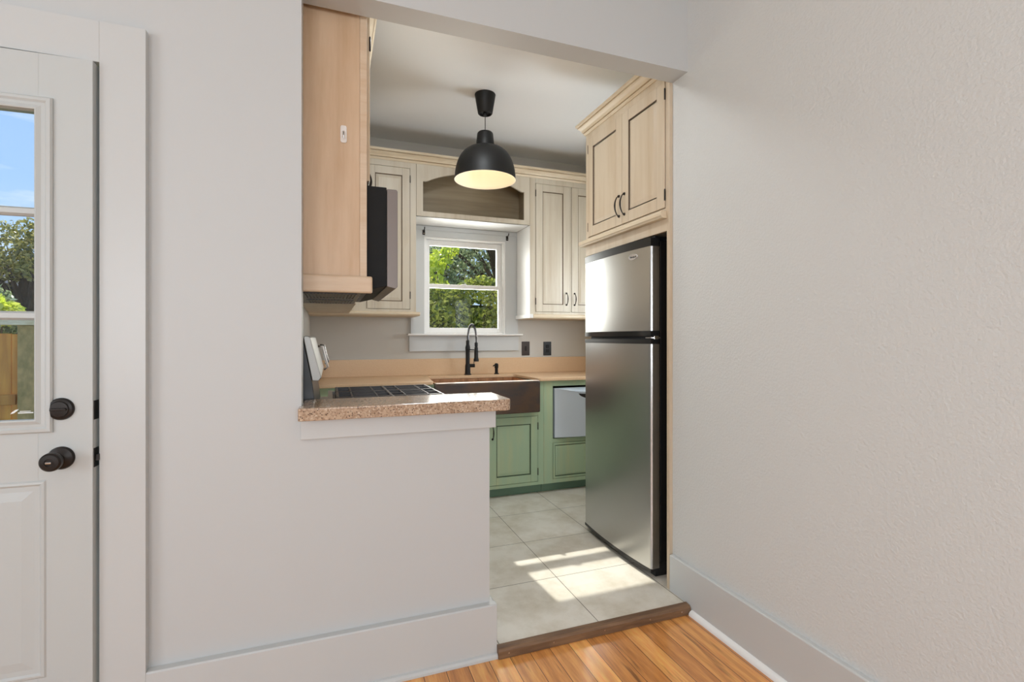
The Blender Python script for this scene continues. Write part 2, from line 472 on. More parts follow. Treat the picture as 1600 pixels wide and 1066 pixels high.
# ------------------------------------------------------------------ mesh helpers
class MB:
    def __init__(self):
        self.v = []; self.f = []; self.m = []; self.s = []

    def quad(self, *idx, mi=0, sm=False):
        self.f.append(tuple(idx)); self.m.append(mi); self.s.append(sm)

    def box(self, x0, y0, z0, x1, y1, z1, mi=0):
        x0, x1 = min(x0, x1), max(x0, x1); y0, y1 = min(y0, y1), max(y0, y1); z0, z1 = min(z0, z1), max(z0, z1)
        n = len(self.v)
        self.v += [(x0, y0, z0), (x1, y0, z0), (x1, y1, z0), (x0, y1, z0), (x0, y0, z1), (x1, y0, z1), (x1, y1, z1), (x0, y1, z1)]
        for q in ((0, 3, 2, 1), (4, 5, 6, 7), (0, 1, 5, 4), (1, 2, 6, 5), (2, 3, 7, 6), (3, 0, 4, 7)):
            self.quad(*[n + i for i in q], mi=mi)
        return self

    def prism(self, pts, axis, a0, a1, mi=0, sm=False):
        """extrude a closed 2-D outline along an axis; pts are the two other coordinates in order"""
        n = len(self.v); N = len(pts)
        for a in (a0, a1):
            for p, q in pts:
                self.v.append({'x': (a, p, q), 'y': (p, a, q), 'z': (p, q, a)}[axis])
        self.f.append(tuple(range(n + N - 1, n - 1, -1))); self.m.append(mi); self.s.append(False)
        self.f.append(tuple(range(n + N, n + 2 * N))); self.m.append(mi); self.s.append(False)
        for i in range(N):
            j = (i + 1) % N
            self.quad(n + i, n + j, n + N + j, n + N + i, mi=mi, sm=sm)
        return self

    def ring_stack(self, rings, mi=0, sm=True, close=False, caps=(True, True)):
        """rings: list of equal-length point loops"""
        n = len(self.v); N = len(rings[0])
        for r in rings:
            self.v += [tuple(p) for p in r]
        K = len(rings)
        for a in range(K if close else K - 1):
            b = (a + 1) % K
            for i in range(N):
                j = (i + 1) % N
                self.quad(n + a * N + i, n + a * N + j, n + b * N + j, n + b * N + i, mi=mi, sm=sm)
        if not close:
            if caps[0]:
                self.f.append(tuple(n + i for i in range(N - 1, -1, -1))); self.m.append(mi); self.s.append(False)
            if caps[1]:
                self.f.append(tuple(n + (K - 1) * N + i for i in range(N))); self.m.append(mi); self.s.append(False)
        return self

    def tube(self, pts, rad, seg=10, mi=0):
        pts = [Vector(p) for p in pts]
        if not hasattr(rad, '__len__'):
            rad = [rad] * len(pts)
        t0 = (pts[1] - pts[0]).normalized()
        up = Vector((0, 0, 1)) if abs(t0.z) < 0.9 else Vector((1, 0, 0))
        u = t0.cross(up).normalized()
        rings = []
        for i, p in enumerate(pts):
            t = (pts[min(i + 1, len(pts) - 1)] - pts[max(i - 1, 0)]).normalized()
            u = (u - t * u.dot(t)).normalized()
            w = t.cross(u)
            rings.append([p + (u * math.cos(2 * PI * k / seg) + w * math.sin(2 * PI * k / seg)) * rad[i] for k in range(seg)])
        return self.ring_stack(rings, mi=mi)

    def lathe(self, prof, origin, axis=(0, 0, 1), seg=32, mi=0, caps=(True, True)):
        """prof: (radius, height along axis)"""
        a = Vector(axis).normalized()
        up = Vector((0, 0, 1)) if abs(a.z) < 0.9 else Vector((1, 0, 0))
        u = a.cross(up).normalized(); w = a.cross(u)
        o = Vector(origin)
        rings = [[o + a * h + (u * math.cos(2 * PI * k / seg) + w * math.sin(2 * PI * k / seg)) * r for k in range(seg)] for r, h in prof]
        return self.ring_stack(rings, mi=mi, caps=caps)

    def panel(self, o, U, V, W, w, h, t=0.02, stile=0.055, groove=0.007, depth=0.007, raise_w=0.022, lines=True, top=None):
        """frame-and-raised-panel door; o lower corner on the back plane, W outward. mats: 0 wood, 1 glaze"""
        o, U, V, W = Vector(o), Vector(U), Vector(V), Vector(W)

        def loop(ins, d):
            return [o + U * ins + V * ins + W * d, o + U * (w - ins) + V * ins + W * d,
                    o + U * (w - ins) + V * (h - ins) + W * d, o + U * ins + V * (h - ins) + W * d]
        seq = [(0, 0, 0), (0, t - 0.0015, 0), (0.0015, t, 0), (stile, t, 0), (stile + 0.003, t - depth, 1),
               (stile + groove, t - depth, 1), (stile + groove + raise_w, t - 0.002, 0)]
        n = len(self.v)
        for ins, d, mi in seq:
            self.v += [tuple(p) for p in loop(ins, d)]
        flip = U.cross(V).dot(W) < 0
        for a in range(len(seq) - 1):
            for i in range(4):
                j = (i + 1) % 4
                q = (n + a * 4 + i, n + a * 4 + j, n + a * 4 + 4 + j, n + a * 4 + 4 + i)
                self.quad(*(q[::-1] if flip else q), mi=seq[a + 1][2])
        k = n + (len(seq) - 1) * 4
        q = (k, k + 1, k + 2, k + 3)
        self.quad(*(q[::-1] if flip else q))
        q = (n + 3, n + 2, n + 1, n)
        self.quad(*(q[::-1] if flip else q))
        if lines:
            for uu in (stile, w - stile):
                for v0, v1 in ((0.002, stile), (h - stile, h - 0.002)):
                    a = o + U * (uu - 0.0007) + V * v0 + W * (t + 0.0002)
                    b_ = o + U * (uu + 0.0007) + V * v0 + W * (t + 0.0002)
                    c_ = o + U * (uu + 0.0007) + V * v1 + W * (t + 0.0002)
                    d_ = o + U * (uu - 0.0007) + V * v1 + W * (t + 0.0002)
                    n2 = len(self.v)
                    self.v += [tuple(a), tuple(b_), tuple(c_), tuple(d_)]
                    q = (n2, n2 + 1, n2 + 2, n2 + 3)
                    self.quad(*(q[::-1] if flip else q), mi=1)
        return self

    def build(self, name, mats, parent=None, bevel=0.0, xf=None, seg=2):
        if not isinstance(mats, (list, tuple)):
            mats = [mats]
        off = Vector((0, 0, 0))
        p = parent
        while p is not None:
            off += p.location; p = p.parent
        vs = [Vector(v) for v in self.v]
        if xf is not None:
            vs = [xf @ v for v in vs]
        vs = [tuple(v - off) for v in vs]
        me = bpy.data.meshes.new(name)
        me.from_pydata(vs, [], self.f)
        me.polygons.foreach_set('material_index', self.m)
        me.polygons.foreach_set('use_smooth', self.s)
        for m in mats:
            me.materials.append(m)
        me.update()
        if any(self.s):
            me.set_sharp_from_angle(angle=math.radians(38))
        ob = bpy.data.objects.new(name, me)
        COL.objects.link(ob)
        if parent is not None:
            ob.parent = parent
        if bevel > 0:
            b = ob.modifiers.new('edge', 'BEVEL')
            b.width = bevel; b.segments = seg; b.limit_method = 'ANGLE'; b.angle_limit = math.radians(40)
            b.harden_normals = False
        return ob


def box(*a):
    return MB().box(*a)


def tag(o, label=None, cat=None, group=None, kind=None):
    if label: o['label'] = label
    if cat: o['category'] = cat
    if group: o['group'] = group
    if kind: o['kind'] = kind
    return o


def thing(name, label, cat, loc, group=None):
    o = bpy.data.objects.new(name, None)
    o.empty_display_size = 0.05
    COL.objects.link(o)
    o.location = loc
    return tag(o, label, cat, group)


def struct_empty(name, label, cat, loc):
    o = thing(name, label, cat, loc)
    o['kind'] = 'structure'
    return o


def struct(mb, name, mats, label, cat='wall', bevel=0.0, **kw):
    o = mb.build(name, mats, None, bevel, **kw)
    return tag(o, label, cat, kind='structure')


X, Y, Z = (1, 0, 0), (0, 1, 0), (0, 0, 1)
NX, NY = (-1, 0, 0), (0, -1, 0)

# ------------------------------------------------------------------ the shell
WY0, WY1 = 1.89, 2.00           # partition wall between dining room and kitchen
RX = 1.578                      # dining room right wall
CH = 2.92                       # ceiling
BY = 4.20                       # kitchen back wall face
LX = -0.15                      # kitchen left wall face
KR = 2.36                       # kitchen right wall face
DL, DR, DT = -1.492, -0.667, 2.118   # entry door opening
BEAM = 2.522

struct(box(-3.1, -2.9, -0.08, 1.70, 1.85, 0.0), 'floor', M_PLANK, 'glossy orange heart pine plank floor of the dining room', 'floor')
struct(box(-0.15, 1.862, -0.08, 2.50, 4.34, KZ), 'floor_kitchen', M_TILE, 'large square beige stone tiles of the kitchen floor', 'floor')
struct(box(-3.1, 1.85, -0.08, -0.15, 2.0, 0.0), 'floor_doorway', M_PLANK, 'strip of plank floor under the white entry door', 'floor')
struct(box(-3.25, -3.05, CH, 2.50, 4.36, CH + 0.1), 'ceiling', M_CEIL, 'pale painted plaster ceiling over kitchen and dining room', 'ceiling')

w = MB()
w.box(-3.1, WY0, 0, DL, WY1, CH)
w.box(DL, WY0, DT, DR, WY1, CH)
w.box(DR, WY0, 0, -0.096, WY1, CH)
w.box(-0.096, WY0, BEAM, RX, WY1, CH)
w.box(-0.096, WY0, 0, 0.60, WY1, 0.983)
w.box(RX + 0.10, WY0, 0, 2.50, WY1, CH)
struct(w, 'wall_partition', M_WALL_SMOOTH, 'white wall with entry door, low half wall and wide kitchen opening')
struct(box(RX, -2.9, 0, RX + 0.0995, WY1, CH), 'wall_right', M_WALL, 'long white textured wall along the dining room right side')


def holed(axis, c0, c1, a0, a1, z0, z1, holes):
    """wall slab perpendicular to axis with rectangular holes [(u0,u1,w0,w1)]"""
    m = MB()
    u = a0
    for h in sorted(holes):
        def put(p0, p1, q0, q1):
            if axis == 'y': m.box(p0, c0, q0, p1, c1, q1)
            else: m.box(c0, p0, q0, c1, p1, q1)
        put(u, h[0], z0, z1); put(h[0], h[1], z0, h[2]); put(h[0], h[1], h[3], z1)
        u = h[1]
    put(u, a1, z0, z1)
    return m


struct(holed('y', -3.05, -2.9, -3.25, RX + 0.1, 0, CH, [(-2.45, -1.35, 0.8, 2.3), (-0.25, 0.85, 0.8, 2.3)]),
       'wall_back', M_WALL, 'white wall behind the camera with two windows')
struct(holed('x', -3.25, -3.1, -2.9, 2.0, 0, CH, [(-1.4, 0.2, 0.8, 2.3)]), 'wall_left', M_WALL, 'white wall of the dining room left side with a window')
for n, (axis, u0, u1) in enumerate((('y', -2.45, -1.35), ('y', -0.25, 0.85), ('x', -1.4, 0.2))):
    wd = struct_empty('window_%d' % (n + 2), 'white framed sash window number %s behind the camera' % ('one', 'two', 'three')[n], 'window',
                      ((u0 + u1) / 2, -2.98, 0.8) if axis == 'y' else (-3.18, (u0 + u1) / 2, 0.8))
    f = MB()
    c0, c1 = (-2.92, -2.88) if axis == 'y' else (-3.12, -3.08)

    def bb(p0, p1, q0, q1, d=0.0):
        if axis == 'y': f.box(p0, c0 + d, q0, p1, c1 - d, q1)
        else: f.box(c0 + d, p0, q0, c1 - d, p1, q1)
    bb(u0 - 0.1, u0, 0.75, 2.4); bb(u1, u1 + 0.1, 0.75, 2.4); bb(u0, u1, 2.3, 2.4); bb(u0 - 0.1, u1 + 0.1, 0.7, 0.8)
    bb(u0, u1, 1.53, 1.57, 0.008)
    f.build('window_frame', M_TRIM, wd, 0.003)

struct(holed('y', BY, BY + 0.14, -0.27, 2.50, 0, CH, [(0.747, 1.479, 1.30, 2.133)]), 'wall_kitchen_back', M_KWALL, 'grey kitchen wall with the window behind the sink')
struct(box(-0.27, WY1, 0, LX, BY, CH), 'wall_kitchen_left', M_KWALL, 'kitchen side wall behind the range')
struct(holed('x', KR, 2.50, WY1, BY, 0, CH, [(2.94, 3.46, 1.12, 2.12)]), 'wall_kitchen_right', M_KWALL, 'kitchen side wall behind the refrigerator with an opening added for fill light')
wd = struct_empty('window_5', 'added white framed window, unseen beyond the refrigerator, to brighten the kitchen', 'window', (KR, 3.2, 1.1))  # made-up window out of view, frames the side fill light
f = MB()
f.box(KR - 0.018, 2.86, 1.04, KR, 2.94, 2.20); f.box(KR - 0.018, 3.46, 1.04, KR, 3.54, 2.20)
f.box(KR - 0.018, 2.94, 2.12, KR, 3.46, 2.20); f.box(KR - 0.018, 2.94, 1.04, KR, 3.46, 1.12); f.box(KR + 0.02, 2.94, 1.60, KR + 0.05, 3.46, 1.64)
f.build('window_frame', M_TRIM, wd, 0.002)


def base_profile(face, d, h=0.205, t=0.03):
    """outline in (depth, z); d=+1 outward direction"""
    b = face - d * t * 0
    return [(face, 0), (face, h - 0.004), (face - d * 0.004, h), (face - d * t, h), (face - d * t, 0)]


# baseboards
m = MB()
m.prism([(1.86, 0), (1.86, 0.205), (1.864, 0.21), (WY0, 0.21), (WY0, 0)], 'x', -0.5475, 0.622)
m.prism([(0.622, KZ), (0.622, 0.203), (0.618, 0.208), (0.60, 0.208), (0.60, KZ)], 'y', 1.8602, 2.0)
m.prism([(1.845, 0.0), (1.846, 0.01), (1.852, 0.017), (1.86, 0.02), (1.86, 0.0)], 'x', -0.5475, 0.622)
struct(m, 'baseboard_partition', M_TRIM, 'tall white baseboard along the half wall', 'baseboard', 0.0015)
m = MB()
m.prism([(1.556, 0.0), (1.556, 0.205), (1.560, 0.21), (RX, 0.21), (RX, 0)], 'y', -2.9, 1.995)
struct(m, 'baseboard_right', M_TRIM, 'tall white baseboard along the textured right wall', 'baseboard', 0.0015)
m = MB()
m.prism([(1.536, 0.0), (1.537, 0.008), (1.543, 0.016), (1.549, 0.020), (1.556, 0.022), (1.556, 0.0)], 'y', -2.9, 1.835, sm=True)
struct(m, 'trim_1', M_TRIM_B, 'white quarter round shoe moulding at the foot of the right baseboard', 'moulding')
m = MB()
m.box(-3.1, 1.862, 0, -1.61, WY0, 0.21)
struct(m, 'baseboard_left', M_TRIM, 'white baseboard left of the entry door', 'baseboard', 0.0015)
# threshold
m = MB()
m.prism([(1.838, 0.0), (1.838, 0.030), (1.846, 0.040), (1.872, 0.043), (1.876, KZ - 0.002), (1.876, 0.0)], 'x', 0.6225, 1.553)
th = struct(m, 'trim_2', M_THRESH, 'dark oak threshold strip between planks and tiles', 'threshold', 0.002)
nl = MB()
for nx in (0.665, 0.86, 1.10, 1.33, 1.50):
    nl.lathe([(0.003, 0), (0.003, 0.0012), (0.0005, 0.0016)], (nx, 1.838, 0.020), NY, 8)
nl.build('nail_heads', M_CHROME, th)
# apron board under the bar counter
m = MB()
m.box(-0.098, 1.872, 0.912, 0.621, WY0, 0.984)
m.box(0.60, WY0, 0.912, 0.621, 2.02, 0.984)
m.box(-0.096, WY1, 0.90, 0.60, 2.02, 0.984)
struct(m, 'trim_3', M_TRIM, 'white apron board under the speckled bar counter', 'trim', 0.0015)

# ------------------------------------------------------------------ entry door
m = MB()
m.box(DR, 1.86, 0, -0.5475, WY0, 2.245)
m.box(-1.61, 1.86, 0, DL, WY0, 2.245)
m.box(DL, 1.86, DT, DR, WY0, 2.245)
m.box(DR - 0.002, WY0, 0, DR, WY1, DT)
m.box(DL, WY0, 0, DL + 0.002, WY1, DT)
dc = struct(m, 'trim_4', M_TRIM, 'wide flat white casing around the entry door', 'door casing', 0.0015)

door = struct_empty('door_1', 'white entry door with divided glass and black knob, slightly ajar', 'door', (DL + 0.01, 1.87, 0.01))
ang = math.radians(-2.1)
XF = Matrix.Translation((DL, 1.87, 0)) @ Matrix.Rotation(ang, 4, 'Z') @ Matrix.Translation((-DL, -1.87, 0))
DY0, DY1 = 1.87, 1.914
dxl, dxr = DL + 0.006, -0.6755
gl, gr, gb, gt = -1.350, -0.807, 1.026, 1.943       # glazed opening
slab = MB()
slab.box(dxl, DY0, 0.012, gl, DY1, DT - 0.008)
slab.box(gr, DY0, 0.012, dxr, DY1, DT - 0.008)
slab.box(gl, DY0, gt, gr, DY1, DT - 0.008)
slab.box(gl, DY0, 0.012, gr, DY1, gb)
slab.build('door_slab', M_DOOR, door, 0.0008, xf=XF)


def frame_rings(mb, x0, x1, z0, z1, seq, y):
    """mitred frame moulding; seq of (outset from opening, height towards camera)"""
    rings = []
    for ins, d in seq:
        rings.append([(x0 - ins, y - d, z0 - ins), (x1 + ins, y - d, z0 - ins), (x1 + ins, y - d, z1 + ins), (x0 - ins, y - d, z1 + ins)])
    mb.ring_stack(rings, sm=False, close=True)


lm = MB()
frame_rings(lm, gl, gr, gb, gt, [(0.036, 0.0), (0.036, 0.006), (0.032, 0.011), (0.024, 0.012), (0.018, 0.007), (0.010, 0.008), (0.0, 0.014), (-0.004, 0.012), (-0.004, -0.012), (0.0, -0.012), (0.0, 0.0)], DY0)
lm.build('glass_moulding', M_DOOR, door, xf=XF)
gm = MB()
for zz in (1.640, 1.335):
    gm.prism([(DY0 - 0.009, zz - 0.007), (DY0 - 0.009, zz + 0.007), (DY0 + 0.002, zz + 0.013), (DY0 + 0.012, zz + 0.013), (DY0 + 0.012, zz - 0.013), (DY0 + 0.002, zz - 0.013)], 'x', gl + 0.002, gr - 0.002)
for xx in (gl + (gr - gl) / 3, gl + 2 * (gr - gl) / 3):
    gm.prism([(xx - 0.007, DY0 - 0.009), (xx + 0.007, DY0 - 0.009), (xx + 0.013, DY0 + 0.002), (xx + 0.013, DY0 + 0.0115), (xx - 0.013, DY0 + 0.0115), (xx - 0.013, DY0 + 0.002)], 'z', gb + 0.002, gt - 0.002)
gm.build('muntins', M_DOOR, door, xf=XF)
pane = box(gl - 0.001, DY0 + 0.016, gb - 0.001, gr + 0.001, DY0 + 0.020, gt + 0.001).build('glass_pane', M_GLASS, door, xf=XF)
em = MB()   # faint etched maker's mark low on the glass
em.box(-0.862, DY0 + 0.0145, 1.047, -0.826, DY0 + 0.0155, 1.050)
em.box(-0.858, DY0 + 0.0145, 1.052, -0.832, DY0 + 0.0155, 1.054)
em.prism([(-0.880, 1.046), (-0.872, 1.048), (-0.864, 1.055), (-0.860, 1.060), (-0.868, 1.058), (-0.876, 1.052)], 'y', DY0 + 0.0145, DY0 + 0.0155)
em.build('etched_mark', M_ETCH, pane, xf=XF)
pm = MB()
px0, px1, pz0, pz1 = -1.368, -0.792, 0.27, 0.845
rings = []
for ins, d in ((-0.004, 0.0), (0.0, 0.004), (0.006, 0.005), (0.012, 0.0005), (0.026, 0.0005), (0.052, 0.005)):
    rings.append([(px0 + ins, DY0 - d, pz0 + ins), (px1 - ins, DY0 - d, pz0 + ins), (px1 - ins, DY0 - d, pz1 - ins), (px0 + ins, DY0 - d, pz1 - ins)])
pm.ring_stack(rings, sm=False, caps=(False, True))
pm.build('raised_panel', M_DOOR, door, xf=XF)
# deadbolt
db = MB().lathe([(0.033, 0), (0.033, 0.004), (0.030, 0.009), (0.024, 0.011), (0.022, 0.015), (0.004, 0.017)], (-0.752, DY0, 1.058), NY, 36)
dbo = db.build('deadbolt', M_BRONZE, door, xf=XF)
tt = MB().prism([(-0.7715, 1.0545), (-0.772, 1.059), (-0.768, 1.0625), (-0.736, 1.0625), (-0.732, 1.059), (-0.7325, 1.0545)], 'y', DY0 - 0.022, DY0 - 0.012)
tt.build('thumb_turn', M_BRONZE, dbo, 0.0015, xf=XF)
# knob
kb = MB().lathe([(0.034, 0), (0.034, 0.004), (0.031, 0.009), (0.022, 0.012), (0.0135, 0.016), (0.013, 0.030), (0.018, 0.036), (0.0255, 0.044),
                 (0.0272, 0.052), (0.0262, 0.060), (0.022, 0.064), (0.0115, 0.065), (0.0115, 0.062), (0.002, 0.062)], (-0.752, DY0, 0.912), NY, 40)
kbo = kb.build('door_knob', M_BRONZE, door, xf=XF)
MB().prism([(-0.759, 0.9095), (-0.759, 0.9145), (-0.745, 0.9145), (-0.745, 0.9095)], 'y', DY0 - 0.070, DY0 - 0.0615).build('turn_button', M_CHROME, kbo, 0.001, xf=XF)
# latch plates on the door edge
for zc, nm in ((1.050, 'bolt_plate'), (0.905, 'latch_plate')):
    lp = MB().box(dxr - 0.001, DY0 + 0.006, zc - 0.029, dxr + 0.0018, DY0 + 0.036, zc + 0.029)
    if nm == 'latch_plate':
        lp.prism([(DY0 + 0.012, zc - 0.01), (DY0 + 0.016, zc + 0.009), (DY0 + 0.028, zc + 0.009), (DY0 + 0.028, zc - 0.01)], 'x', dxr + 0.0018, dxr + 0.010)
    lp.build(nm, M_BRONZE, door, 0.0006, xf=XF)
for zc in (0.30, 1.05, 1.85):
    MB().lathe([(0.006, -0.045), (0.006, 0.045)], (dxl, DY0 - 0.006, zc), Z, 12).build('hinge', M_BRONZE, door)

# ------------------------------------------------------------------ kitchen window
win = struct_empty('window_1', 'white double hung kitchen window over the sink', 'window', (1.11, BY, 1.3))
CY = 4.178
m = MB()
m.box(0.632, CY, 1.305, 0.747, BY, 2.215)
m.box(1.479, CY, 1.305, 1.597, BY, 2.215)
m.box(0.747, CY, 2.133, 1.479, BY, 2.185)
m.build('casing', M_TRIM, win, 0.002)
m = MB().box(0.632, CY - 0.004, 2.185, 1.597, BY, 2.2215)
m.build('head_board', M_TRIM, win, 0.002)
m = MB()
jx0, jx1, jz0, jz1 = 0.747, 1.479, 1.30, 2.133
t = 0.012
m.box(jx0, 4.185, jz0, jx0 + t, 4.335, jz1); m.box(jx1 - t, 4.185, jz0, jx1, 4.335, jz1)
m.box(jx0 + t, 4.185, jz1 - t, jx1 - t, 4.335, jz1); m.box(jx0 + t, 4.20, jz0, jx1 - t, 4.36, jz0 + t)
m.box(jx0 + t, 4.205, jz0 + t, jx0 + t + 0.010, 4.222, jz1 - t); m.box(jx1 - t - 0.010, 4.205, jz0 + t, jx1 - t, 4.222, jz1 - t)
m.build('window_jamb', M_TRIM_B, win, 0.001)


def sash(name, x0, x1, z0, z1, y0, y1, st, rb, rt):
    s = MB()
    s.box(x0, y0, z0, x0 + st, y1, z1); s.box(x1 - st, y0, z0, x1, y1, z1)
    s.box(x0 + st, y0, z0, x1 - st, y1, z0 + rb); s.box(x0 + st, y0, z1 - rt, x1 - st, y1, z1)
    so = s.build(name, M_TRIM_B, win, 0.0015)
    ym = (y0 + y1) / 2
    box(x0 + st - 0.001, ym - 0.002, z0 + rb - 0.001, x1 - st + 0.001, ym + 0.002, z1 - rt + 0.001).build('window_pane', M_GLASS, so)
    return so


SX0, SX1 = jx0 + t + 0.001, jx1 - t - 0.001
sash('lower_sash', SX0, SX1, 1.313, 1.735, 4.224, 4.254, 0.040, 0.044, 0.034)
sash('upper_sash', SX0, SX1, 1.705, 2.120, 4.256, 4.286, 0.046, 0.034, 0.046)
m = MB().prism([(4.135, 1.288), (4.131, 1.292), (4.131, 1.301), (4.135, 1.305), (4.215, 1.305), (4.215, 1.3005), (4.199, 1.2995), (4.199, 1.288)], 'x', 0.604, 1.628)
m.build('stool', M_TRIM_B, win, 0.001)
MB().box(0.620, CY, 1.155, 1.603, BY, 1.288).build('apron', M_TRIM, win, 0.002)
MB().box(1.085, 4.214, 1.722, 1.125, 4.224, 1.742).build('sash_lock', M_TRIM_B, win, 0.002)


def bracket(xc, label):
    b = thing('curtain_bracket', label, 'bracket', (xc, CY, 2.175), 'curtain rod brackets on the kitchen window')
    MB().box(xc - 0.011, CY - 0.003, 2.143, xc + 0.011, CY - 0.0002, 2.195).build('back_plate', M_BRONZE, b, 0.001)
    MB().tube([(xc, CY - 0.003, 2.180), (xc, CY - 0.03, 2.182), (xc, CY - 0.042, 2.190), (xc, CY - 0.045, 2.202)], 0.004, 8).build('hook', M_BRONZE, b)
    MB().lathe([(0.004, 0), (0.003, 0.003)], (xc, CY - 0.003, 2.155), NY, 8).build('screw', M_CHROME, b)


bracket(0.742, 'small black curtain rod bracket on the window casing, nearer the range hood side')
bracket(1.492, 'small black curtain rod bracket on the window casing, nearer the refrigerator side')

# ------------------------------------------------------------------ cabinet hardware


def pull(parent, p, along, out, length=0.105, side=None):
    """arched bow pull with round feet; p centre on the door face"""
    p, a, o = Vector(p), Vector(along), Vector(out)
    mb = MB()
    pts, rad = [], []
    for i in range(15):
        u = -1 + 2 * i / 14
        h = 0.008 + 0.022 * (1 - u * u) ** 0.8 if abs(u) < 1 else 0.006
        pts.append(p + a * (u * length / 2) + o * h)
        rad.append(0.0028 + 0.0022 * (1 - abs(u)))
    mb.tube(pts, rad, 8)
    for s in (-1, 1):
        mb.lathe([(0.0085, 0.0), (0.0085, 0.003), (0.006, 0.006), (0.0045, 0.010)], p + a * (s * length / 2), o, 12)
    return mb.build('pull_handle', M_BRONZE, parent)


def hinge(parent, p, axis_out, h=0.05):
    p = Vector(p); o = Vector(axis_out)
    return MB().lathe([(0.0028, -h / 2 - 0.004), (0.0038, -h / 2), (0.0038, h / 2), (0.0028, h / 2 + 0.004)], p + o * 0.001, Z, 8).build('hinge', M_BRONZE, parent)


def crown_pts(z0, z1, p):
    """profile of the crown as (projection, z)"""
    H = z1 - z0
    return [(0, z0), (0.10 * p, z0), (0.16 * p, z0 + 0.08 * H), (0.24 * p, z0 + 0.16 * H), (0.24 * p, z0 + 0.205 * H), (0.10 * p, z0 + 0.21 * H),
            (0.10 * p, z0 + 0.25 * H), (0.34 * p, z0 + 0.26 * H), (0.46 * p, z0 + 0.44 * H), (0.70 * p, z0 + 0.60 * H), (0.80 * p, z0 + 0.64 * H),
            (0.80 * p, z0 + 0.69 * H), (0.62 * p, z0 + 0.70 * H), (0.62 * p, z0 + 0.735 * H), (0.88 * p, z0 + 0.75 * H), (p, z0 + 0.80 * H), (p, z1), (0, z1)]


# ------------------------------------------------------------------ wall cabinets on the left wall
CT = 2.635      # cabinet tops
t = thing('range_wall_cabinet', 'tall pinkish wood cabinet enclosing the microwave, bare side panel facing the dining room', 'cabinet', (0.0, 2.03, 1.445))
sp = MB().box(LX + 0.001, 2.03, 1.50, 0.108, 2.048, CT)
spo = sp.build('side_panel', M_PINK, t, 0.0008)
MB().box(0.1085, 2.027, 1.50, 0.135, 2.050, CT).build('corner_stile', M_PINKB, t, 0.001)
MB().box(LX + 0.001, 2.012, 1.445, 0.156, 2.030, 1.512).build('lower_rail', M_PINKB, t, 0.008, seg=3)
m = MB()
m.box(LX + 0.001, 2.0485, 1.885, 0.128, 2.81, CT)
m.build('carcass', M_CREAM_R, t, 0.001)
for i, y0 in enumerate((2.055, 2.435)):
    d = MB().panel((0.129, y0, 1.90), Y, Z, X, 0.365, 0.68, 0.02, 0.055).build('door', [M_CREAM_R, M_GLAZE], t)
    pull(d, (0.149, y0 + (0.335 if i == 0 else 0.03), 2.00), Z, X)
    hinge(d, (0.148, y0 if i == 0 else y0 + 0.365, 2.45), X)
m = MB()
m.prism([(0.128 + a, z) for a, z in crown_pts(2.585, 2.672, 0.062)], 'y', 2.012, 3.80)
m.build('crown', M_CREAM_H, t)

t = thing('corner_wall_cabinet', 'cream wall cabinet in the corner beyond the microwave', 'cabinet', (0.0, 3.3, 1.47))
MB().box(LX + 0.001, 2.812, 1.452, 0.128, 3.855, CT).build('carcass', M_CREAM_R, t, 0.001)
d = MB().panel((0.129, 2.84, 1.50), Y, Z, X, 0.45, 1.06, 0.02, 0.055).build('door', [M_CREAM_R, M_GLAZE], t)
pull(d, (0.149, 3.25, 1.62), Z, X)
hinge(d, (0.148, 2.84, 2.4), X)

# white hook on the side panel
t = thing('wall_hook', 'small white adhesive hook stuck on the pinkish cabinet side', 'hook', (0.048, 2.03, 2.06))
MB().prism([(0.036, 2.036), (0.040, 2.030), (0.056, 2.030), (0.060, 2.036), (0.060, 2.090), (0.056, 2.097), (0.040, 2.097), (0.036, 2.090)], 'y', 2.0255, 2.0299).build('hook_plate', M_WHITEPL, t, 0.0015)
MB().tube([(0.048, 2.0255, 2.072), (0.048, 2.017, 2.065), (0.048, 2.014, 2.052), (0.048, 2.012, 2.044), (0.048, 2.006, 2.043), (0.048, 2.004, 2.050)], [0.005, 0.004, 0.0035, 0.0035, 0.003, 0.003], 8).build('metal_hook', M_CHROME, t)

# ------------------------------------------------------------------ wall cabinets on the back wall
FY = 3.86


def face_rect(m, x0, x1, z0, z1, y0=FY, y1=FY + 0.02, mi=0):
    m.box(x0, y0, z0, x1, y1, z1, mi)


t = thing('wall_cabinet', 'cream glazed wall cabinet between the microwave and the kitchen window', 'cabinet', (0.24, FY, 1.44))
m = MB()
m.box(LX + 0.001, FY + 0.02, 1.47, 0.622, BY, CT)
m.build('carcass', M_CREAM, t, 0.001)
m = MB()
face_rect(m, 0.15, 0.255, 1.47, CT); face_rect(m, 0.581, 0.626, 1.47, CT); face_rect(m, 0.255, 0.581, 1.47, 1.489); face_rect(m, 0.255, 0.581, 2.584, CT)
m.build('face_frame', M_CREAM, t, 0.001)
d = MB().panel((0.258, FY + 0.004, 1.492), X, Z, NY, 0.320, 1.089, 0.008, 0.058, lines=True, depth=0.006).build('door', [M_CREAM, M_GLAZE], t)
pull(d, (0.271, FY - 0.004, 2.515), Z, NY, 0.085)
for z in (1.60, 2.50):
    hinge(d, (0.580, FY - 0.003, z), NY)
m = MB().prism([(3.828, 1.446), (3.824, 1.452), (3.824, 1.464), (3.832, 1.4695), (BY - 0.001, 1.4695), (BY - 0.001, 1.440), (3.834, 1.440)], 'x', LX + 0.001, 0.652)
m.build('bottom_ledge', M_CREAM_H, t, 0.001)

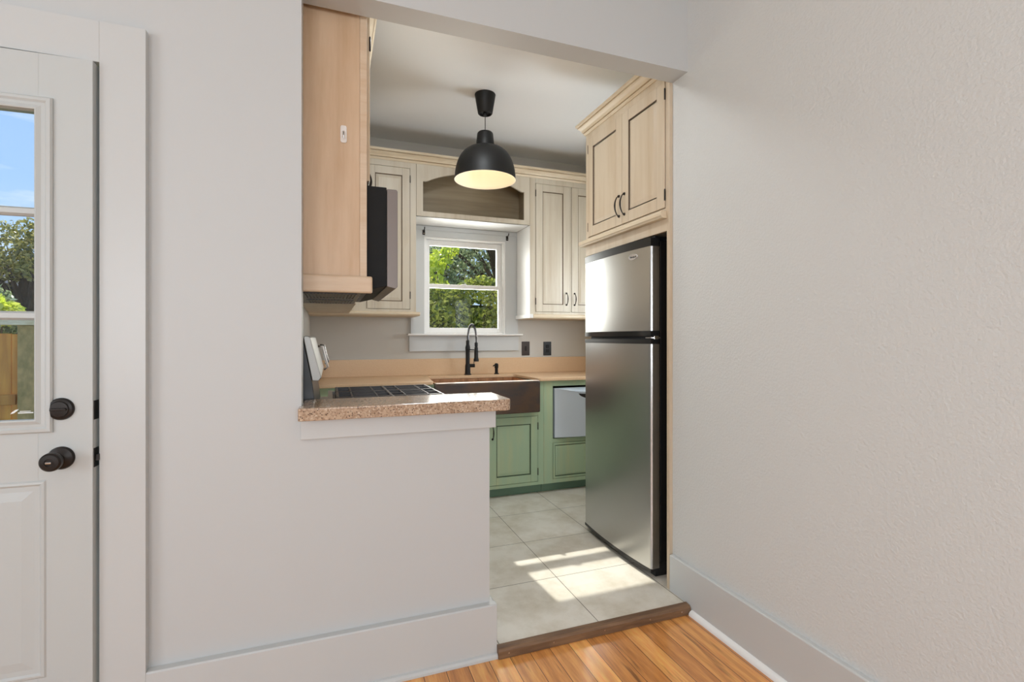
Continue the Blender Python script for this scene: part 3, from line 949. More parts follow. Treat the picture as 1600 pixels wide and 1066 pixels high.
t = thing('valance_shelf', 'cream arched open niche bridging the cabinets above the kitchen window', 'shelf', (1.1, FY, 2.222))
m = MB()
m.box(0.628, FY, 2.2225, 0.680, FY + 0.02, CT); m.box(1.531, FY, 2.2225, 1.582, FY + 0.02, CT)
m.box(0.680, FY, 2.2225, 1.531, FY + 0.02, 2.262)


def arch(u):
    """u in 0..1 across half the opening"""
    if u < 0.06: return 2.497
    v = (u - 0.06) / 0.94
    return 2.497 + 0.094 * (1 - (1 - v) ** 2.2)


N = 40
n = len(m.v)
for i in range(N + 1):
    xx = 0.680 + (1.531 - 0.680) * i / N
    u = min(i, N - i) / (N / 2)
    for y in (FY, FY + 0.02):
        m.v += [(xx, y, arch(u)), (xx, y, CT)]
for i in range(N):
    a = n + i * 4; b = a + 4
    m.quad(a, b, b + 1, a + 1); m.quad(a + 3, b + 3, b + 2, a + 2); m.quad(a + 2, b + 2, b, a, sm=True); m.quad(a + 1, b + 1, b + 3, a + 3)
m.build('arched_front', M_CREAM, t)
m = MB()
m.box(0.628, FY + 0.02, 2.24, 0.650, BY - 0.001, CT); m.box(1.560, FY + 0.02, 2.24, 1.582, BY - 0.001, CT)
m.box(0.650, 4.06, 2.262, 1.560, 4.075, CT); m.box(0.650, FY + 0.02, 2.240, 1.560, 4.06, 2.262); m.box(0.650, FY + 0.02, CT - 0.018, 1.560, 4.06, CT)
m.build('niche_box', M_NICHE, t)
MB().box(0.628, FY + 0.001, 2.2225, 1.582, BY - 0.03, 2.2395).build('soffit_board', M_TRIM_B, t)

t = thing('wall_cabinet', 'cream glazed double door wall cabinet between the window and the refrigerator', 'cabinet', (1.95, FY, 1.435))
m = MB().box(1.602, FY + 0.02, 1.47, KR - 0.001, BY - 0.001, CT)
m.build('carcass', M_CREAM, t, 0.001)
MB().box(1.584, FY + 0.001, 1.4705, 1.6015, BY - 0.03, 2.2215).build('side_panel', M_TRIM_B, t)
m = MB()
face_rect(m, 1.5845, 1.634, 1.47, CT); face_rect(m, 1.634, KR - 0.001, 1.47, 1.490); face_rect(m, 1.634, KR - 0.001, 2.584, CT)
face_rect(m, 1.960, 1.973, 1.49, 2.584); face_rect(m, 2.30, KR - 0.001, 1.49, 2.584)
m.build('face_frame', M_CREAM, t, 0.001)
for i, (x0, hx) in enumerate(((1.637, 1.926), (1.976, 2.004))):
    d = MB().panel((x0, FY + 0.004, 1.493), X, Z, NY, 0.320, 1.089, 0.008, 0.062, depth=0.006).build('door', [M_CREAM, M_GLAZE], t)
    pull(d, (hx, FY - 0.004, 1.606), Z, NY, 0.10)
    for z in (1.58, 2.50):
        hinge(d, (1.636 if i == 0 else 2.298, FY - 0.003, z), NY)
m = MB().prism([(3.828, 1.441), (3.824, 1.447), (3.824, 1.461), (3.832, 1.4695), (BY - 0.001, 1.4695), (BY - 0.001, 1.434), (3.834, 1.434)], 'x', 1.602, KR - 0.001)
m.build('bottom_ledge', M_CREAM_H, t, 0.001)
MB().box(1.568, 3.826, 1.436, 1.6015, BY - 0.03, 1.4695).build('ledge_end', M_TRIM_B, t, 0.004)

m = MB().prism([(FY - a, z) for a, z in crown_pts(2.628, 2.700, 0.055)], 'x', 0.13, KR - 0.001)
m.box(0.13, FY, CT, KR - 0.001, FY + 0.02, 2.69)
struct(m, 'crown_molding', M_CREAM_H, 'cream glazed crown moulding running along the back wall cabinets', 'moulding')

# ------------------------------------------------------------------ cabinet over the refrigerator
FX = 1.56
t = thing('refrigerator_cabinet', 'warm cream glazed double door cabinet above the refrigerator with crown', 'cabinet', (FX, 2.42, 1.86))
m = MB()
m.box(FX, 2.0205, 1.8975, FX + 0.02, 2.030, 2.60); m.box(FX, 2.808, 1.8975, FX + 0.02, 2.842, 2.60)
m.box(FX, 2.030, 1.8975, FX + 0.02, 2.808, 1.914); m.box(FX, 2.030, 2.545, FX + 0.02, 2.808, 2.60)
m.build('face_frame', M_CREAM_R, t, 0.001)
MB().box(FX + 0.02, 2.0205, 1.8975, KR - 0.002, 2.842, 2.60).build('carcass', M_CREAM_R, t)
for i, (y0, y1) in enumerate(((2.032, 2.410), (2.414, 2.806))):
    d = MB().panel((FX - 0.006, y1, 1.916), NY, Z, NX, y1 - y0, 0.627, 0.006, 0.062, depth=0.006, groove=0.008).build('door', [M_CREAM_R, M_GLAZE], t)
    d.location.x += 0.006
    pull(d, (FX - 0.006, 2.385 if i == 0 else 2.440, 2.024), Z, NX, 0.115)
    for z in (1.98, 2.48):
        hinge(d, (FX - 0.003, y0 if i == 0 else y1, z), NX)
m = MB().prism([(FX - 0.030, 1.868), (FX - 0.036, 1.874), (FX - 0.036, 1.890), (FX - 0.030, 1.897), (FX + 0.3, 1.897), (FX + 0.3, 1.862), (FX - 0.026, 1.862)], 'y', 2.0205, 2.878)
m.build('bottom_ledge', M_CREAM_H, t, 0.001)
MB().box(FX + 0.001, 2.0205, 1.800, FX + 0.019, 2.842, 1.8615).build('filler_board', M_CREAM_R, t)
MB().box(FX - 0.001, 1.9965 + 0.004, KZ, 2.30, 2.0200, 2.60).build('side_panel', M_CREAM_R, t, 0.001)
MB().box(FX + 0.14, 2.826, KZ, 2.30, 2.842, 1.862).build('end_panel', M_CREAM_R, t)
cp = crown_pts(2.582, 2.652, 0.058)
rings = []
for a, z in cp:
    rings.append([(FX - a, 2.001, z), (FX - a, 2.842 + a * 0.62, z), (KR - 0.002, 2.842 + a * 0.62, z), (KR - 0.002, 2.001, z)])
MB().ring_stack(rings, sm=False, close=False).build('crown', M_CREAM_H, t)

# ------------------------------------------------------------------ refrigerator
t = thing('refrigerator', 'stainless steel top freezer refrigerator in the alcove by the opening', 'refrigerator', (1.9, 2.45, KZ))
RY0, RY1 = 2.122, 2.822
RXF = 1.532
MB().box(1.60, RY0 + 0.005, 0.10, 2.28, RY1 - 0.005, 1.775).build('body', M_BLACKM, t, 0.006)
MB().box(1.575, RY0 + 0.01, KZ + 0.002, 1.70, RY1 - 0.01, 0.10).build('kick_grille', M_BLACK, t)
for yy in (RY0 + 0.05, RY1 - 0.05):
    for xx in (1.62, 2.2):
        MB().lathe([(0.018, -0.012), (0.018, 0.012)], (xx, yy, KZ + 0.018), Y, 14).build('roller', M_CHROME, t)



def fridge_door(name, z0, z1):
    """steel skin bowed outwards, rounded vertical edges"""
    prof = []
    N = 28
    R = 0.012
    for i in range(N + 1):
        u = -1 + 2 * i / N
        yy = (RY0 + RY1) / 2 + u * ((RY1 - RY0) / 2)
        bow = 0.022 * (1 - u * u)
        rnd = 0.0
        e = (1 - abs(u)) * (RY1 - RY0) / 2
        if e < R:
            rnd = R - math.sqrt(max(R * R - (R - e) ** 2, 0))
        prof.append((RXF + 0.010 - bow + rnd, yy))
    # refine the near edges
    prof = [(x, y) for x, y in prof]
    edge0 = [(RXF + 0.010 + R - R * math.sin(a) - 0.022 * (1 - (1 - (R * (1 - math.cos(a))) / 0.35) ** 2), RY0 + R * (1 - math.cos(a))) for a in [PI / 2 * k / 6 for k in range(7)]]
    inner = [p for p in prof if RY0 + R < p[1] < RY1 - R]
    edge1 = [(x, RY0 + RY1 - y) for x, y in reversed(edge0)]
    outline = edge0 + inner + edge1 + [(1.592, RY1), (1.592, RY0)]
    m = MB()
    n = len(m.v); K = len(outline)
    for z in (z0, z1):
        m.v += [(x, y, z) for x, y in outline]
    m.f.append(tuple(n + i for i in range(K - 1, -1, -1))); m.m.append(0); m.s.append(False)
    m.f.append(tuple(n + K + i for i in range(K))); m.m.append(0); m.s.append(False)
    for i in range(K):
        j = (i + 1) % K
        m.quad(n + i, n + j, n + K + j, n + K + i, sm=(i < K - 3))
    # make winding outward
    o = m.build(name, M_STEEL, t)
    return o, prof


fd, PROF = fridge_door('freezer_door', 1.306, 1.742)
rd, _ = fridge_door('refrigerator_door', 0.082, 1.238)


def bow_x(y):
    u = (y - (RY0 + RY1) / 2) / ((RY1 - RY0) / 2)
    return RXF + 0.010 - 0.022 * (1 - u * u)


def cap(name, parent, z0, z1, scoop=0.0, back=1.594, out=0.001, lip=None):
    m = MB()
    ys = [RY0 + 0.002 + (RY1 - RY0 - 0.004) * i / 30 for i in range(31)]
    r0 = [(bow_x(y) - out, y) for y in ys]
    n = 0
    for i, (x, y) in enumerate(r0):
        u = abs(i / 30 * 2 - 1)
        s = scoop * max(0.0, 1 - (u / 0.86) ** 6)
        m.v += [(x + s, y, z0), (x + s * 0.25, y, z1), (back, y, z1), (back, y, z0)]
    for i in range(30):
        a = i * 4; b = a + 4
        for p, q in ((0, 1), (1, 2), (2, 3), (3, 0)):
            m.quad(a + p, a + q, b + q, b + p, sm=(p == 0))
    m.f.append((3, 2, 1, 0)); m.m.append(0); m.s.append(False)
    m.f.append((120, 121, 122, 123)); m.m.append(0); m.s.append(False)
    return m.build(name, M_BLACK, parent, 0.0)


cap('top_cap', fd, 1.7425, 1.786)
cap('grip_strip', fd, 1.2785, 1.3055, 0.012)
cap('grip_strip', rd, 1.2385, 1.262, 0.0)
cap('bottom_cap', rd, 0.066, 0.0815)
MB().box(1.575, RY0 + 0.02, 1.262, 1.60, RY1 - 0.02, 1.2785).build('door_gasket', M_RUBBER, t)
m = MB().box(1.545, RY0 + 0.004, 1.266, 1.60, RY0 + 0.055, 1.274).box(1.558, RY0 - 0.004, 1.262, 1.585, RY0 + 0.002, 1.280)
m.build('center_hinge', M_CHROME, t, 0.001)
MB().box(1.57, RY0 + 0.01, 1.7865, 1.70, RY0 + 0.10, 1.7975).build('hinge_cover', M_BLACK, t, 0.003)
# oval badge with lettering on the freezer door
by, bz = 2.262, 1.704
m = MB()
el = [(math.cos(2 * PI * k / 32), math.sin(2 * PI * k / 32)) for k in range(32)]
sl = (bow_x(by + 0.02) - bow_x(by - 0.02)) / 0.04
for (ry, rz, dx) in ((0.034, 0.016, 0.0),):
    rings = [[(bow_x(by) + sl * c * ry + 0.001, by + c * ry, bz + s_ * rz) for c, s_ in el],
             [(bow_x(by) + sl * c * ry - 0.0035, by + c * ry, bz + s_ * rz) for c, s_ in el],
             [(bow_x(by) + sl * c * ry * .86 - 0.0035, by + c * ry * .86, bz + s_ * rz * .80) for c, s_ in el],
             [(bow_x(by) + sl * c * ry * .84 - 0.0015, by + c * ry * .84, bz + s_ * rz * .78) for c, s_ in el]]
m.ring_stack(rings, sm=False, caps=(True, True))
bd = m.build('brand_badge', M_BADGE, fd)
tx = bpy.data.curves.new('badge_lettering', 'FONT')
tx.body = 'Whirlpool'
tx.size = 0.0125
tx.align_x = 'CENTER'; tx.align_y = 'CENTER'
tx.extrude = 0.0004
tx.materials.append(M_BLACK)
tmp = bpy.data.objects.new('badge_text', tx)
COL.objects.link(tmp)
bpy.context.view_layer.update()
tme = bpy.data.meshes.new_from_object(tmp.evaluated_get(bpy.context.evaluated_depsgraph_get()))
bpy.data.objects.remove(tmp)
bpy.data.curves.remove(tx)
to = bpy.data.objects.new('badge_lettering', tme)
COL.objects.link(to)
to.parent = bd
to.rotation_euler = (PI / 2, 0, -PI / 2 - math.atan(sl))
to.location = Vector((bow_x(by) - 0.0022, by, bz)) - t.location

# ------------------------------------------------------------------ microwave over the range
t = thing('microwave', 'black over-the-range microwave with taupe steel door under the left cabinet', 'microwave', (0.05, 2.43, 1.46))
MY0, MY1 = 2.052, 2.805
m = MB()
m.prism([(LX + 0.002, 1.464), (0.150, 1.464), (0.214, 1.480), (0.214, 1.880), (LX + 0.002, 1.880)], 'y', MY0, MY1)
m.build('housing', M_MWBLK, t, 0.002)
d = MB().prism([(0.2155, 1.478), (0.250, 1.470), (0.258, 1.478), (0.258, 1.868), (0.252, 1.874), (0.2155, 1.874)], 'y', MY0 - 0.002, MY1).build('door', M_TAUPE, t, 0.002)
MB().box(0.2585, MY0 + 0.06, 1.53, 0.2600, MY0 + 0.52, 1.83).build('door_window', M_BLACK, d, 0.0)
MB().tube([(0.259, MY0 + 0.57, 1.52), (0.29, MY0 + 0.57, 1.54), (0.29, MY0 + 0.57, 1.82), (0.259, MY0 + 0.57, 1.84)], 0.009, 10).build('door_handle', M_TAUPE, d)
m = MB()
m.box(LX + 0.01, MY0 + 0.01, 1.452, 0.12, MY1 - 0.01, 1.4635)
m.build('underside_plate', M_TAUPE, t, 0.003)
for y0 in (MY0 + 0.07, MY0 + 0.42):
    g = MB()
    g.box(-0.10, y0, 1.449, 0.10, y0 + 0.006, 1.4515); g.box(-0.10, y0 + 0.244, 1.449, 0.10, y0 + 0.25, 1.4515)
    for k in range(16):
        xx = -0.10 + 0.2 * k / 15
        g.box(xx - 0.003, y0 + 0.006, 1.4475, xx + 0.003, y0 + 0.244, 1.4515)
    g.build('grease_filter', M_IRON, t)
for k in range(10):
    yy = MY0 + 0.05 + k * 0.07
    MB().box(0.125, yy, 1.4625, 0.146, yy + 0.045, 1.4655).build('front_vent', M_IRON, t)


# ------------------------------------------------------------------ gas range
t = thing('range', 'stainless gas range with black grates behind the bar counter', 'range', (0.22, 2.5, KZ))
SY0, SY1 = 2.095, 2.850
SZ = 0.972
m = MB().box(LX + 0.02, SY0, KZ + 0.06, 0.50, SY1, SZ - 0.02)
m.build('oven_body', M_STEEL, t, 0.003)
MB().box(LX + 0.05, SY0 + 0.03, KZ + 0.001, 0.46, SY1 - 0.03, KZ + 0.06).build('plinth', M_BLACK, t)
m = MB()
m.box(-0.01, SY0, SZ - 0.02, 0.545, SY1, SZ)
m.build('cooktop', M_BLACK, t, 0.004)
m = MB()   # raised steel rim
m.box(-0.012, SY0 - 0.002, SZ, 0.010, SY1 + 0.002, SZ + 0.012); m.box(0.528, SY0 - 0.002, SZ - 0.03, 0.552, SY1 + 0.002, SZ + 0.010)
m.box(0.010, SY1 - 0.016, SZ, 0.528, SY1 + 0.002, SZ + 0.008); m.box(0.010, SY0 - 0.002, SZ, 0.528, SY0 + 0.014, SZ + 0.008)
m.build('steel_rim', M_STEEL, t, 0.003)
for k in range(3):
    y0 = SY0 + 0.02 + k * 0.243; y1 = y0 + 0.230
    g = MB()
    zt0, zt1 = SZ + 0.018, SZ + 0.031
    for xx in (0.03, 0.27, 0.505):
        g.box(xx - 0.006, y0, zt0, xx + 0.006, y1, zt1)
    for yy in (y0 + 0.006, y1 - 0.006, (y0 + y1) / 2):
        g.box(0.024, yy - 0.005, zt0 + 0.0006, 0.511, yy + 0.005, zt1 - 0.0006)
    for xx in (0.03, 0.505):
        for yy in (y0 + 0.008, y1 - 0.008):
            g.box(xx - 0.007, yy - 0.007, SZ + 0.001, xx + 0.007, yy + 0.007, zt0 + 0.002)
    for xx in (0.15, 0.39):
        for s in (-1, 1):
            g.box(xx - 0.05, (y0 + y1) / 2 + s * 0.055 - 0.004, zt0, xx + 0.05, (y0 + y1) / 2 + s * 0.055 + 0.004, zt1)
            g.box(xx + s * 0.055 - 0.004, y0 + 0.01, zt0, xx + s * 0.055 + 0.004, y1 - 0.01, zt1 - 0.001)
    g.build('burner_grate', M_IRON, t, 0.002)
    for xx in (0.15, 0.39):
        MB().lathe([(0.045, 0), (0.045, 0.006), (0.032, 0.009), (0.030, 0.014), (0.006, 0.015)], (xx, (y0 + y1) / 2, SZ + 0.0005), Z, 24).build('burner_cap', M_STEEL, t)
# slanted rear control panel
m = MB().prism([(-0.100, 1.270), (-0.068, 1.100), (-0.044, 1.098), (-0.034, 1.112), (-0.074, 1.270), (-0.080, 1.277), (-0.096, 1.277)], 'y', SY0, SY1)
m.build('control_panel', M_RSTEEL, t, 0.003)
MB().prism([(-0.128, SZ - 0.02), (-0.050, SZ - 0.02), (-0.066, 1.085), (-0.1015, 1.268), (-0.128, 1.268)], 'y', SY0 + 0.004, SY1 - 0.004).build('panel_support', M_BLACK, t, 0.002)
s_ = Vector((0.042, 0, -0.168)).normalized()
for yy in (SY0 + 0.14, SY1 - 0.14):
    c = Vector((-0.041, yy, 1.184))
    MB().tube([c - s_ * 0.05 + Vector((0.003, 0, 0.001)), c - s_ * 0.045 + Vector((0.02, 0, .005)), c + s_ * 0.045 + Vector((0.02, 0, 0.005)), c + s_ * 0.05 + Vector((0.003, 0, 0.001))], 0.005, 8).build('panel_trim', M_CHROME, t)
MB().tube([(0.50, SY0 + 0.08, 0.80), (0.56, SY0 + 0.08, 0.81), (0.56, SY1 - 0.08, 0.81), (0.50, SY1 - 0.08, 0.80)], 0.011, 10).build('oven_handle', M_STEEL, t)
MB().box(0.501, SY0 + 0.01, 0.22, 0.525, SY1 - 0.01, 0.86).build('oven_door', M_STEEL, t, 0.004)
for k in range(5):
    MB().lathe([(0.022, 0), (0.020, 0.022), (0.006, 0.026)], (0.503, SY0 + 0.10 + k * 0.138, 0.91), X, 20).build('knob', M_BLACK, t)

# ------------------------------------------------------------------ base cabinets
GY = 3.58


def gdoor(parent, x0, x1, z0, z1, stile=0.058):
    return MB().panel((x0, GY + 0.004, z0), X, Z, NY, x1 - x0, z1 - z0, 0.007, stile, depth=0.006, groove=0.008).build('door', [M_GREEN, M_GGLAZE], parent)


t = thing('sink_base_cabinet', 'green glazed base cabinet under the apron sink', 'cabinet', (1.1, GY, KZ))
m = MB()
m.box(0.70, GY, 0.11, 0.724, GY + 0.02, 0.927); m.box(1.537, GY, 0.11, 1.588, GY + 0.02, 0.927); m.box(0.724, GY, 0.11, 1.537, GY + 0.02, 0.136)
m.box(0.724, GY, 0.656, 1.537, GY + 0.02, 0.690)
m.build('face_frame', M_GREEN, t, 0.001)
MB().box(0.70, GY + 0.02, 0.11, 1.588, BY - 0.001, 0.67).build('carcass', M_GREEN, t)
MB().box(0.70, GY + 0.055, KZ + 0.001, 1.588, GY + 0.075, 0.11).build('toe_board', M_GREEND, t)
d = gdoor(t, 0.727, 1.128, 0.139, 0.653)
pull(d, (1.095, GY - 0.003, 0.57), Z, NY, 0.10)
d = gdoor(t, 1.133, 1.534, 0.139, 0.653)
pull(d, (1.160, GY - 0.003, 0.545), Z, NY, 0.10)
for z in (0.215, 0.575):
    hinge(d, (1.536, GY - 0.003, z), NY)
m = MB().box(1.5865, GY - 0.0012, 0.13, 1.5905, GY + 0.002, 0.927)
m.build('worn_seam', M_WEAR, t)

t = thing('base_cabinet', 'green glazed base cabinet beside the sink with a panelled drawer', 'cabinet', (1.97, GY, KZ))
m = MB()
m.box(1.5905, GY, 0.11, 1.666, GY + 0.02, 0.927); m.box(2.28, GY, 0.11, KR - 0.001, GY + 0.02, 0.927)
m.box(1.666, GY, 0.11, 2.28, GY + 0.02, 0.142); m.box(1.666, GY, 0.430, 2.28, GY + 0.02, 0.462); m.box(1.666, GY, 0.884, 2.28, GY + 0.02, 0.927)
m.build('face_frame', M_GREEN, t, 0.001)
m = MB()
m.box(1.5905, GY + 0.02, 0.11, 1.660, BY - 0.001, 0.927); m.box(2.29, GY + 0.02, 0.11, KR - 0.001, BY - 0.001, 0.927)
m.box(1.66, GY + 0.05, 0.11, 2.29, BY - 0.001, 0.44)
m.build('carcass', M_GREEN, t)
MB().box(1.5905, GY + 0.055, KZ + 0.001, KR - 0.001, GY + 0.075, 0.11).build('toe_board', M_GREEND, t)
MB().panel((1.669, GY + 0.004, 0.145), X, Z, NY, 0.608, 0.282, 0.007, 0.016, depth=0.006, groove=0.006, raise_w=0.012, lines=False).build('drawer', [M_GREEN, M_GGLAZE], t)

t = thing('drawer_dishwasher', 'silver bowed appliance front set in the green base cabinet', 'dishwasher', (1.97, GY, 0.47))
m = MB()
N = 24
x0, x1 = 1.682, 2.268


def dw_top(u):
    return 0.866 - 0.034 * math.sin(PI * u) ** 1.1


def dw_y(u, z):
    return GY - 0.004 - 0.030 * math.sin(PI * u) ** 0.8


rings = []
for k, (fz, o) in enumerate(((0.0, 0.004), (0.01, 0.0), (0.97, 0.0), (1.0, -0.006))):
    r = []
    for i in range(N + 1):
        u = i / N
        z = 0.470 + (dw_top(u) - 0.470) * fz
        r.append((x0 + (x1 - x0) * u, dw_y(u, z) + o, z))
    r += [(x1, GY + 0.028, 0.470 + (dw_top(1) - 0.470) * fz), (x0, GY + 0.028, 0.470 + (dw_top(0) - 0.470) * fz)]
    rings.append(r)
m.ring_stack(rings, sm=True)
m.build('curved_front', M_SILVER, t)
m = MB()   # dark finger pocket under the lip
n = len(m.v)
K = 20
for i in range(K + 1):
    u = 0.34 + 0.32 * i / K
    q = math.sin(PI * i / K) ** 0.6
    zt_ = dw_top(u) - 0.016
    for yy in (-0.0012, 0.002):
        m.v += [(x0 + (x1 - x0) * u, dw_y(u, 0) + yy, zt_), (x0 + (x1 - x0) * u, dw_y(u, 0) + yy, zt_ - 0.002 - 0.034 * q)]
for i in range(K):
    a_ = n + 4 * i; b_ = a_ + 4
    m.quad(a_, a_ + 1, b_ + 1, b_); m.quad(a_ + 2, b_ + 2, b_ + 3, a_ + 3); m.quad(a_, b_, b_ + 2, a_ + 2); m.quad(a_ + 1, a_ + 3, b_ + 3, b_ + 1)
m.build('finger_pocket', M_BLACK, t)
MB().box(1.685, GY + 0.032, 0.470, 2.265, GY + 0.50, 0.806).build('tub', M_WHITEPL, t)
MB().box(1.670, GY + 0.505, 0.465, 2.276, GY + 0.515, 0.883).build('rear_panel', M_BLACK, t)

t = thing('base_cabinet', 'green base cabinet in the far corner beyond the range', 'cabinet', (0.3, GY, KZ))
MB().box(LX + 0.001, GY + 0.02, 0.11, 0.699, BY - 0.001, 0.927).build('carcass', M_GREEN, t)
m = MB()
m.box(LX + 0.001, GY, 0.11, 0.05, GY + 0.02, 0.927); m.box(0.65, GY, 0.11, 0.699, GY + 0.02, 0.927)
m.box(0.05, GY, 0.11, 0.65, GY + 0.02, 0.136); m.box(0.05, GY, 0.88, 0.65, GY + 0.02, 0.927)
m.build('face_frame', M_GREEN, t, 0.001)
MB().box(LX + 0.001, GY + 0.055, KZ + 0.001, 0.699, GY + 0.075, 0.11).build('toe_board', M_GREEND, t)
for x0 in (0.053, 0.353):
    gdoor(t, x0, x0 + 0.295, 0.139, 0.877)

# ------------------------------------------------------------------ worktop, sink, faucet
t = thing('countertop', 'tan solid surface worktop along the back wall with backsplash', 'countertop', (1.1, 3.9, 0.928))
CZ0, CZ1 = 0.9285, 0.953


def rounded(x0, x1, y0, y1, r, corner):
    """slab outline in xy, one front corner rounded"""
    pts = [(x0, y1), (x0, y0), (x1, y0), (x1, y1)]
    out = []
    for i, p in enumerate(pts):
        if i == corner:
            if corner == 2:
                out += [(x1 - r + r * math.sin(a), y0 + r - r * math.cos(a)) for a in [PI / 2 * k / 6 for k in range(7)]]
            else:
                out += [(x0 + r - r * math.cos(a), y0 + r - r * math.sin(a)) for a in [PI / 2 * k / 6 for k in range(7)]]
        else:
            out.append(p)
    return out


m = MB()
outline = [(LX + 0.001, BY - 0.001), (LX + 0.001, 3.548)]
outline += [(0.7035 - 0.03 + 0.03 * math.sin(a), 3.548 + 0.03 - 0.03 * math.cos(a)) for a in [PI / 2 * k / 6 for k in range(7)]]
outline += [(0.745, 3.99), (0.765, 4.01), (1.485, 4.01), (1.505, 3.99)]
outline += [(1.535 + 0.02 - 0.02 * math.cos(a), 3.548 + 0.02 - 0.02 * math.sin(a)) for a in [PI / 2 * k / 6 for k in range(7)]]
outline += [(KR - 0.001, 3.548), (KR - 0.001, BY - 0.001)]
m.prism(outline, 'z', CZ0, CZ1)
m.build('worktop_slab', M_TAN, t, 0.005, seg=3)
MB().box(LX + 0.001, 4.172, CZ1 + 0.0002, KR - 0.001, BY - 0.001, 1.092).build('backsplash', M_TAN, t, 0.002)

t = thing('apron_sink', 'dark copper farmhouse sink with hammered apron front under the window', 'sink', (1.12, 3.75, 0.68))
SX0_, SX1_, SYF, SYB = 0.704, 1.5355, 3.522, 4.06
zt = 0.928
m = MB()
fr = []
N = 20
for z in (0.692, 0.698, 0.925, 0.934):
    ins = 0.005 if z in (0.692, 0.934) else 0.0
    r = []
    for i in range(N + 1):
        u = i / N
        xx = SX0_ + 0.005 + ins + (SX1_ - SX0_ - 0.010 - 2 * ins) * u
        r.append((xx, SYF + ins - 0.012 * math.sin(PI * u), z))
    r += [(SX1_ - 0.005 - ins, GY - 0.0015, z), (SX0_ + 0.005 + ins, GY - 0.0015, z)]
    fr.append(r)
m.ring_stack(fr, sm=False)
m.build('apron', M_PATINA, t)
# basin: walls and floor as a thick open box inside the cabinet
bx0, bx1, by0, by1, bz = 0.735, 1.505, GY - 0.001, SYB, 0.72
m = MB()
wl = 0.02
m.box(bx0, by0, bz, bx0 + wl, by1, zt - 0.001); m.box(bx1 - wl, by0, bz, bx1, by1, zt - 0.001)
m.box(bx0 + wl, by1 - wl - 0.03, bz, bx1 - wl, by1, zt - 0.001); m.box(bx0, by0, bz, bx1, by1 - wl, bz + 0.015)
m.build('basin', M_COPPER, t)
MB().box(SX0_ + 0.012, SYF - 0.006, 0.9345, SX1_ - 0.012, GY - 0.002, 0.9395).build('front_rim', M_COPRIM, t, 0.001)
MB().lathe([(0.045, 0), (0.045, 0.003), (0.03, 0.001), (0.004, 0.0005)], (1.12, 3.83, bz + 0.0152), Z, 24).build('drain', M_BRONZE, t)

t = thing('faucet', 'black pull-down spring faucet behind the copper sink', 'faucet', (1.10, 4.09, CZ1))
fx, fy = 1.103, 4.09
MB().lathe([(0.030, 0), (0.030, 0.006), (0.024, 0.012), (0.022, 0.075), (0.020, 0.085), (0.0175, 0.095), (0.0175, 0.20), (0.0205, 0.212), (0.0205, 0.235), (0.014, 0.262), (0.014, 0.29), (0.010, 0.296)], (fx, fy, CZ1 + 0.0003), Z, 24).build('column', M_BLACKM, t)
hy = 3.915
hx = 1.128
pts = []
for i in range(25):
    a = PI * i / 24
    pts.append(Vector((fx + (hx - fx) * (1 - math.cos(a)) / 2, fy + (hy - fy) * (1 - math.cos(a)) / 2, 1.262 + 0.118 * math.sin(a))))
pts = [Vector((fx, fy, 1.245))] + pts + [Vector((hx, hy, 1.235)), Vector((hx, hy, 1.205))]
MB().tube(pts, 0.0052, 10).build('hose', M_BLACKM, t)
sp = MB()
# spring coil round the hose
path = pts[:-2]
cum = [0]
for i in range(1, len(path)):
    cum.append(cum[-1] + (path[i] - path[i - 1]).length)
coil = []
turns = 34
for k in range(turns * 8 + 1):
    s = cum[-1] * k / (turns * 8)
    i = max(j for j in range(len(cum)) if cum[j] <= s + 1e-9)
    i = min(i, len(path) - 2)
    f = (s - cum[i]) / (cum[i + 1] - cum[i])
    p = path[i].lerp(path[i + 1], f)
    tdir = (path[i + 1] - path[i]).normalized()
    u = tdir.cross(Vector((1, 0, 0))).normalized(); w_ = tdir.cross(u)
    a = 2 * PI * k / 8
    coil.append(p + (u * math.cos(a) + w_ * math.sin(a)) * 0.0095)
sp.tube(coil, 0.0017, 5)
sp.build('spring', M_GUN, t)
MB().lathe([(0.010, 0), (0.0135, 0.004), (0.0135, 0.030), (0.010, 0.036)], (hx, hy, 1.196), Z, 20).build('hose_collar', M_BLACKM, t)
MB().lathe([(0.006, 0), (0.0215, 0.0), (0.0225, 0.012), (0.0175, 0.030), (0.016, 0.085), (0.0145, 0.115), (0.010, 0.122)], (hx, hy, 1.075), Z, 22).build('spray_head', M_BLACKM, t)
MB().tube([(fx, fy - 0.015, 1.170), (hx, hy + 0.010, 1.170)], 0.0045, 8).build('holder_arm', M_BLACKM, t)
MB().tube([(fx + 0.012, fy, 1.032), (fx + 0.060, fy - 0.012, 1.032)], 0.015, 16).build('handle_body', M_BLACKM, t)
MB().tube([(fx + 0.052, fy - 0.010, 1.040), (fx + 0.048, fy - 0.035, 1.072), (fx + 0.046, fy - 0.052, 1.082)], [0.006, 0.005, 0.004], 10).build('lever', M_CHROME, t)

t = thing('soap_dispenser', 'small black pump soap dispenser beside the faucet', 'soap dispenser', (1.362, 4.09, CZ1))
MB().lathe([(0.022, 0), (0.022, 0.005), (0.014, 0.010), (0.013, 0.050), (0.017, 0.056), (0.017, 0.086), (0.010, 0.094)], (1.362, 4.09, CZ1 + 0.0003), Z, 22).build('pump_body', M_BLACKM, t)
MB().tube([(1.352, 4.085, 1.027), (1.325, 4.055, 1.031), (1.318, 4.048, 1.024)], [0.006, 0.005, 0.004], 10).build('nozzle', M_BLACKM, t)

